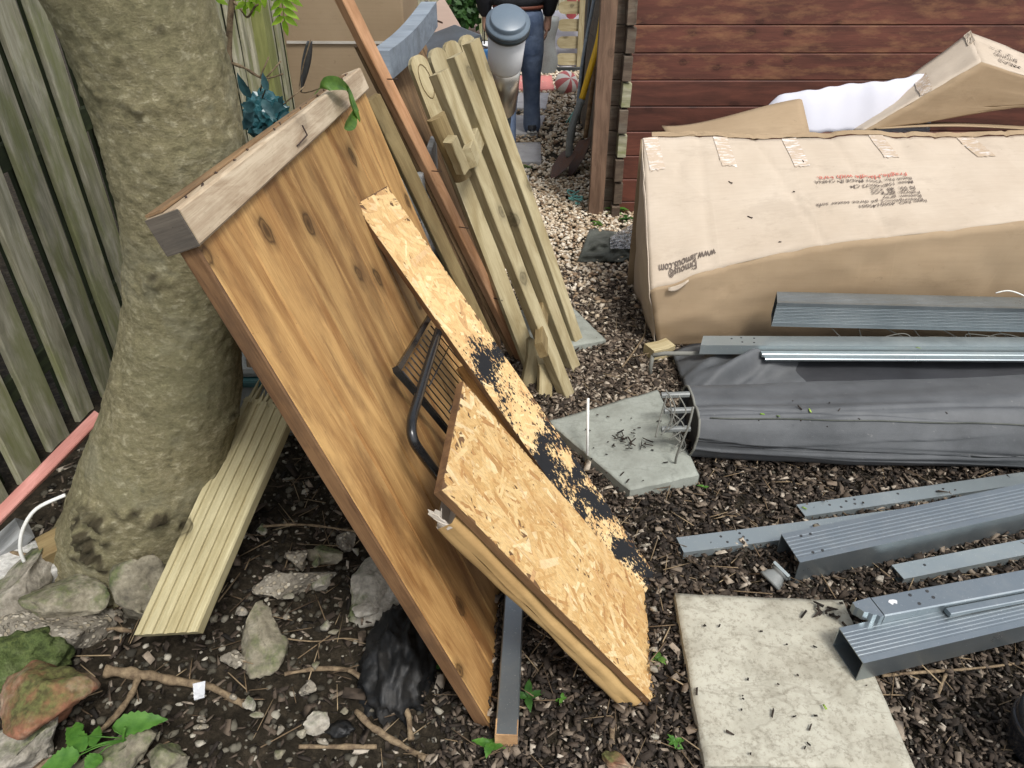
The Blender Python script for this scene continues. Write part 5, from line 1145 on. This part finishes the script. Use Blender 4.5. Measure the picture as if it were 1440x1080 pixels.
rock(160, 1068, 90, 60, M['rock_moss'], 'greenish stone behind the nettle leaves at the bottom edge'); rock(236, 1070, 56, 56, M['rock_moss'], 'small mossy stone at the bottom right of the nettle leaves')
rock(215, 838, 84, 66, M['rock_moss'], 'mossy stone between the tree foot and the decking board', lift=.03, squash=1.3)
rock(366, 893, 62, 92, M['rock_moss'], 'upright grey stone right of the decking board in the soil', yaw=.2)
rock(402, 822, 105, 42, M['concrete'], 'long flat grey stone in the dark soil under the panel'); rock(535, 828, 70, 105, M['rock_pale'], 'pale broken stone beside the black bag under the panel', yaw=-.4)
rock(418, 786, 36, 30, M['concrete'], 'small round grey stone above the long flat one'); rock(455, 815, 26, 26, M['rock_pale'], 'small pale stone right of the long flat one'); rock(442, 1018, 34, 26, M['rock_pale'], 'small angular white stone near the forked root')
rock(487, 762, 26, 22, M['concrete'], 'little grey stone high in the hollow behind the panel'); rock(512, 860, 30, 20, M['rock_pale'], 'little pale flake stone touching the black bag'); rock(350, 990, 16, 22, M['rock_pale'], 'tiny cream stone at the end of the branching root')
rock(432, 968, 24, 18, M['concrete'], 'tiny grey stone left of the forked root'); rock(330, 930, 30, 22, M['concrete'], 'small dark stone below the upright grey stone'); rock(456, 780, 40, 24, M['rock_moss'], 'small green tinted stone in the hollow under the panel')
rock(870, 1072, 40, 26, M['brickcem'], 'small orange stone at the bottom edge beside the pale slab')
for i in range(34):
    px, py = R.uniform(190, 590), R.uniform(740, 1060)
    if abs(px-560) < 60 and py > 870: continue
    rock(px, py, R.uniform(8, 20), R.uniform(7, 15), R.choice([M['rock_pale'], M['concrete'], M['rock_moss']]), 'little stone among many scattered over the dark soil left of the panel', sub=2, name='small_stone')['group'] = 'little stones on the dark soil'
for i in range(9):
    px, py = R.uniform(900, 1430), R.uniform(700, 1060)
    if 930 < px < 1300 and py > 830: px = 920
    rock(px, py, R.uniform(8, 16), R.uniform(6, 12), R.choice([M['rock_pale'], M['concrete']]), 'little pale stone in the bark mulch on the right', sub=2, name='small_stone', z=.012)['group'] = 'little stones in the mulch'
# whitewashed lump, timber block, stick, cable, mirror shard
wl = box('white_slab_piece', G(48, 800, .15), (.24, .12, .09), M['whiteslab'], None, Euler((.15, .12, .45)), .01); sets(wl, 'whitewashed concrete block lying left of the tree foot', 'concrete block')
tb_ = beam('timber_block', G(62, 778, .20), G(130, 742, .22), .07, .06, (0, -.3, 1), M['treated_side']); sets(tb_, 'cut timber block wedged behind the whitewashed concrete', 'timber block')
gpl = beam('grey_offcut', G(-20, 790, .18), G(35, 742, .24), .06, .04, (0, -.3, 1), M['greyplank']); sets(gpl, 'weathered grey offcut at the left edge under the pink stick', 'timber offcut')
st = beam('pink_stick', YP(-30, 755, 1.22), YP(140, 583, 1.52), .030, .020, (.2, -.6, .6), M['pinkwood'], wob=.003); sets(st, 'faded pink painted stick leaning into the frame against the tree', 'stick')
cb_ = tube('white_cable', [G(34, 790, .22), G(28, 770, .27), G(33, 742, .32), G(52, 715, .36), G(92, 696, .38)], .0045, M['whitecord'], n=7); sets(cb_, 'white cable arching over the rubble beside the tree', 'cable')
rs = tube('stick', [G(-10, 775, .2), G(20, 778, .2), G(60, 786, .2)], .006, M['root'], n=6); sets(rs, 'short brown twig lying on the rubble at the left edge', 'stick')
q = [G(285, 996, .03), G(302, 992, .035), G(301, 1014, .02), G(287, 1018, .02)]; ms = mesh_obj('glass_shard', q+[a+Vector((0, 0, -.003)) for a in q], [(0, 3, 2, 1), (4, 5, 6, 7), (0, 1, 5, 4), (1, 2, 6, 5), (2, 3, 7, 6), (3, 0, 4, 7)], M['film']); ms.location.z = .11; sets(ms, 'pale bluish shard lying flat in the soil', 'glass shard')
# roots
def root_line(pts, r0, r1, label, z=.02):
    P = []
    for (x, y) in pts: g_ = G(x, y, .08); P.append(G(x, y, gh(g_.x, g_.y)+z))
    o = tube('root', P, r0, M['root'], None, n=9, k=8, na=.6, r1=r1); sets(o, label, 'root'); return o
root_line([(148, 943), (195, 948), (250, 958), (300, 968), (345, 992)], .012, .007, 'thick brown root running right from the tree foot')
root_line([(196, 950), (180, 985), (150, 1020), (110, 1050), (50, 1080)], .007, .006, 'branching root bending down to the lower left corner')
root_line([(490, 942), (520, 958), (555, 978), (572, 1000), (578, 1040)], .007, .007, 'bent root rising over the black bag', .03)
root_line([(500, 1000), (520, 1020), (550, 1040), (598, 1066)], .0075, .007, 'thick root crossing at the bottom beside the black bag'); root_line([(420, 1050), (460, 1050), (530, 1050)], .004, .006, 'pale root lying flat at the bottom edge')
root_line([(400, 948), (450, 940), (490, 942)], .004, .006, 'dark root entering from the left of the bent root'); root_line([(370, 740), (430, 738), (500, 748), (540, 760)], .004, .003, 'thin root crossing the hollow behind the panel', .04)
root_line([(380, 895), (440, 902), (490, 898), (560, 912)], .0022, .0016, 'very thin root strand left of the black bag'); root_line([(185, 888), (160, 884), (150, 886)], .006, .005, 'short root stub under the near end of the decking board', .05)
root_line([(1240, 950), (1300, 945), (1370, 940), (1440, 932)], .004, .0025, 'pale thin branch on the mulch right of the front slab', .02); root_line([(1330, 948), (1322, 968), (1318, 980)], .004, .003, 'stub of branch on the mulch right of the front slab', .02)
root_line([(860, 1008), (861, 1040), (858, 1066)], .006, .005, 'short upright brown stick stub below the carton corner', .01)
# black bag and black pot
bb = bmesh.new(); bmesh.ops.create_icosphere(bb, subdivisions=5, radius=.5)
for v in bb.verts:
    p = v.co; n_ = p.normalized(); k = 1-.3*abs(noise.noise(p*4))-.16*abs(noise.noise(p*11+Vector((3, 3, 3))))-.05*abs(noise.noise(p*30)); v.co = Vector((p.x*.17, p.y*.30, p.z*.20))*k*1.25
o = from_bm('black_bag', bb, M['blackbag'], Matrix.Translation(G(562, 940, -.012)), None, True); sets(o, 'crumpled black bin liner half buried under the amber panel', 'bin bag')
bb = bmesh.new(); bmesh.ops.create_icosphere(bb, subdivisions=3, radius=.5)
for v in bb.verts: v.co = Vector((v.co.x*.075, v.co.y*.05, v.co.z*.02))*(1-.8*abs(noise.noise(v.co*6))-.4*abs(noise.noise(v.co*15)))
o = from_bm('black_scrap', bb, M['blackbag'], Matrix.Translation(G(478, 1025, .03)), None, True); sets(o, 'small black plastic scrap left of the bin liner', 'plastic scrap')
pt = thing('black_pot', G(1452, 1040), 'glossy black plastic pot cut off by the right edge', 'plant pot')
pc_ = G(1462, 1062, .0); lathe('pot', [(.055, 0), (.075, .03), (.082, .09), (.080, .13), (.070, .14)], M['blackpot'], Matrix.Translation(pc_), pt); lathe('rim', [(.084, .085), (.086, .09), (.086, .10), (.083, .105)], M['blackpot'], Matrix.Translation(pc_), pt)

# ================================================================== PLANTS, BAG ON THE SAPLING
sap = thing('sapling', G(335, 600, 0), 'slender dark sapling with lime pinnate leaves right behind the tree trunk', 'sapling')
sb_ = YP(345, 560, 1.95); sb_.z = 0
tube('stem', [sb_, YP(334, 330, 1.9), YP(324, 150, 1.85), YP(322, 60, 1.85), YP(328, -20, 1.85), YP(335, -90, 1.85)], .010, M['root'], sap, n=8, r1=.006)
tube('twig', [YP(325, 88, 1.85), YP(345, 96, 1.83), YP(370, 110, 1.8), YP(398, 104, 1.78)], .004, M['root'], sap, n=6, r1=.002, na=.8)
tube('twig', [YP(328, 2, 1.85), YP(338, 12, 1.83), YP(348, 24, 1.82), YP(358, 10, 1.8), YP(366, 4, 1.8)], .003, M['root'], sap, n=6, r1=.002)
for a in (((366, 108), (378, 80)), ((370, 110), (366, 128)), ((372, 112), (395, 86)), ((380, 108), (368, 140)), ((395, 150), (430, 120))): tube('twig', [YP(*a[0], 1.8), YP(*a[1], 1.82)], .0018, M['root'], sap, n=5, k=0)
def pinnate(a, b, n, L, W, yy=1.78, parent=sap):
    A, B = YP(*a, yy), YP(*b, yy+.03); tube('leaf_stalk', [A, (A+B)/2+Vector((0, 0, .01)), B], .0012, M['lime'], parent, n=5); d = (B-A).normalized()
    for i in range(n):
        t = (i+.6)/n; c = A+(B-A)*t
        for s_ in (-1, 1):
            sd = Vector((s_*.9, -.1, -.05)) if abs(d.z) > .5 else Vector((.2, -.1, s_*.8)); leaf_mesh('leaflet', c, sd+d*.5, (0, -.8, .6), L*R.uniform(.85, 1.1), W, M['lime'], parent, bend=R.uniform(0, .2), nseg=6)
    leaf_mesh('leaflet', B, d, (0, -.8, .6), L*1.1, W, M['lime'], parent, nseg=6)
pinnate((392, -30), (400, 28), 5, .038, .017); pinnate((350, -25), (345, 8), 3, .035, .017); pinnate((318, -25), (300, 0), 3, .03, .016); pinnate((376, -10), (352, 6), 3, .03, .015); pinnate((412, -30), (408, 2), 3, .03, .015)
tbg = thing('teal_bag', YP(368, 160, 1.84), 'crumpled teal plastic snagged between trunk and rail with bluish leaves', 'plastic bag')
bb = bmesh.new(); bmesh.ops.create_icosphere(bb, subdivisions=4, radius=.5)
for v in bb.verts:
    p = v.co; v.co = Vector((p.x*.11, p.y*.10, p.z*.12))*(1-.5*abs(noise.noise(p*5))-.25*abs(noise.noise(p*13)))*1.2
from_bm('plastic', bb, M['teal'], Matrix.Translation(YP(376, 165, 1.85)), tbg, False)
for (px, py, dx, dz, l) in ((352, 135, -.3, .7, .07), (372, 142, .6, -.7, .06), (360, 150, -.5, .3, .055), (385, 150, .7, .2, .06), (350, 165, -.5, -.6, .06), (366, 178, .5, -.6, .05), (392, 160, .5, -.3, .05), (345, 150, .2, -.9, .05), (378, 128, -.2, .8, .04), (398, 150, .2, .7, .04), (376, 186, -.6, .1, .05)): leaf_mesh('leaf', YP(px+R.uniform(-4, 4), py+R.uniform(-4, 4), 1.76+R.uniform(-.02, .03)), (dx, -.2+R.uniform(-.5, .5), dz), (R.uniform(-.6, .8), -1, R.uniform(-.3, .9)), l*R.uniform(.6, 1.1), l*R.uniform(.35, .6), M['bluefoil'], tbg, bend=.2)
bst = grid_obj('black_strip', lambda u, v: YP(436-12*u+(7-2*u)*(v-.5)*2*math.sin(math.pi*min(1, u*.85+.15)), 58+72*u, 2.0+.03*v), 12, 3, M['darkplastic'], None, True, .002); sets(bst, 'dark narrow plastic strip hanging in front of the fence', 'plastic strip')
bst2 = tube('twine', [YP(437, 56, 2.0), YP(426, 95, 2.0), YP(424, 130, 2.0), T0+rdir*.95+udir*.03], .0016, M['root'], n=5); sets(bst2, 'thin dry stem rising from the rail to the hanging strip', 'dry stem')
# wilted leaf over the rail
wlf = thing('wilted_leaf', T0+rdir*.85+udir*.03, 'wilted green leaf draped over the top rail of the amber panel', 'leaf')
a = PLN(440, 132, T0+ndir*.03, ndir); 
def ribbon(path, W, name, nrm):
    P = smooth_path(path, 5); n = len(P); vs, fs = [], []
    for i, p in enumerate(P):
        d = (P[min(i+1, n-1)]-P[max(i-1, 0)]).normalized(); s_ = d.cross(Vector(nrm)).normalized(); w = W*math.sin(math.pi*min(1, (i+.5)/n))**.7
        for q in (-1, -.4, 0, .4, 1): vs.append(p+s_*w*q*.5+Vector(nrm).normalized()*(abs(q)*w*.25))
    for i in range(n-1):
        for j in range(4): k = i*5+j; fs.append((k, k+1, k+6, k+5))
    return mesh_obj(name, vs, fs, M['wiltleaf'], Matrix.Identity(4), wlf, True)
o_ = .045
pp = lambda x, y, o=o_: PLN(x, y, T0+ndir*o, ndir)
ribbon([pp(441, 133, .0), pp(455, 120, .03), pp(475, 119, .05), pp(492, 127, .05)], .032, 'leaf_blade', ndir); ribbon([pp(489, 122, .05), pp(491, 140, .055), pp(497, 158, .06), pp(506, 172, .06)], .038, 'leaf_blade', ndir); ribbon([pp(498, 158, .06), pp(492, 172, .06), pp(484, 181, .06)], .03, 'leaf_blade', ndir)
tube('leaf_stalk', [pp(480, 119, .05), pp(490, 130, .055), pp(499, 160, .062)], .0018, M['wiltleaf'], wlf, n=5)
# nettles and weeds
ntl = thing('nettle', G(180, 1060, .1), 'young nettle with serrated green leaves in the lower left corner', 'weed')
n0 = G(190, 1075, .09); tube('stem', [n0, n0+Vector((-.01, .01, .06)), n0+Vector((0, .02, .10))], .003, M['leaf'], ntl, n=6)
for (px, py, tx, ty, l, w) in ((158, 1022, 232, 1010, .115, .050), (120, 1055, 92, 1022, .05, .04), (112, 1062, 58, 1078, .075, .05), (130, 1050, 138, 1020, .04, .03), (140, 1060, 120, 1084, .06, .04), (110, 1035, 106, 1015, .035, .03)):
    a = G(px, py, .17); b = G(tx, ty, .17); leaf_mesh('leaf', a, b-a, (0, -.25, 1), (b-a).length*1.05, w, M['leaf'], ntl, bend=.08, serr=.09, nseg=16)
    tube('leaf_stalk', [n0+Vector((0, .02, .06)), (a+n0)/2+Vector((0, 0, .05)), a], .0012, M['leaf'], ntl, n=5)
def weed(px, py, s_, n, label, mat=M['leaf']):
    c = G(px, py, .01); t = thing('weed', c, label, 'weed'); tube('stem', [c, c+Vector((.003, 0, s_*.5))], .0012, mat, t, n=5, k=0)
    for i in range(n):
        a = 2*math.pi*i/n+R.uniform(-.4, .4); leaf_mesh('leaf', c+Vector((0, 0, s_*R.uniform(.1, .5))), (math.cos(a), math.sin(a), R.uniform(0, .5)), (0, 0, 1), s_*R.uniform(.6, 1.2), s_*.5, mat, t, bend=.3, serr=.08)
weed(690, 1052, .045, 4, 'green serrated seedling beside the raw end of the grey post'); weed(742, 985, .04, 4, 'dark green seedling in the shade right of the grey post', M['darkleaf']); weed(790, 985, .02, 4, 'tiny seedling in the dark litter under the carton')
weed(925, 930, .03, 6, 'yellowish weed between the strand board sheet and the pale slab', M['wiltleaf']); weed(950, 1046, .022, 9, 'small ferny weed left of the pale slab'); weed(990, 688, .022, 2, 'round leaved seedling under the rolled fabric'); weed(610, 945, .03, 3, 'round dark leaf beside the black bin liner', M['darkleaf'])
weed(868, 300, .08, 9, 'green weed growing at the foot of the shed corner'); weed(840, 318, .05, 8, 'low weed on the gravel below the corner trim', M['wiltleaf']); weed(880, 312, .06, 8, 'dark weed between shed corner and printed carton', M['darkleaf']); weed(740, 238, .05, 8, 'small bright weed at the edge of the near step slab'); weed(1205, 780, .015, 5, 'tiny weed before the large ribbed post')
# loose litter on the slabs, fabric and rails
pos, szs = [], []
for (x0, x1, y0, y1, z, n) in ((960, 1230, 845, 1070, .050, 22), (820, 950, 570, 680, .054, 26), (1020, 1430, 560, 600, .215, 12), (1140, 1430, 700, 712, .034, 5)):
    for i in range(n): pos.append(tuple(G(R.uniform(x0, x1), R.uniform(y0, y1), z))); szs.append((R.choice((.004, .005, .007, .010, .018)), R.uniform(.002, .005), .0025))
for i in range(24): pos.append(tuple(G(885+R.gauss(0, 14), 620+R.gauss(0, 6), .058))); szs.append((R.uniform(.01, .035), .003, .003))
for i in range(14): pos.append(tuple(G(1165+R.gauss(0, 14), 860+R.gauss(0, 10), .052))); szs.append((R.uniform(.01, .03), .005, .004))
scatter('loose_litter', CUBE, np.array(pos), np.array(szs), M['chips'], 'dark bark bits and dead flower scraps dropped on slabs and fabric', 'litter', tilt=.3, rnd=NR.uniform(0, .5, len(pos)))
gl = rnd_mat('green_scraps', [(0, (.12, .22, .03)), (1, (.30, .42, .08))]); pos = [tuple(G(x, y, z)) for x, y, z in ((1139, 577, .212), (1072, 582, .20), (1094, 585, .20), (1291, 489, .21), (1131, 714, .032), (1160, 994, .053))]
scatter('green_scraps', CUBE, np.array(pos), np.tile([.014, .005, .002], (len(pos), 1)), gl, 'yellow green leaf scraps dropped on the fabric roll and rails', 'leaf scraps', tilt=.4)

o = mesh_obj('unseen_crown', TREE_CROWN[0], TREE_CROWN[1], M['leaf'], Matrix.Identity(4), tree); sets(o, kind='stuff')

for o in bpy.data.objects:
    if o.parent is None and o.get('category') and not o.get('kind'): o['kind'] = 'thing'
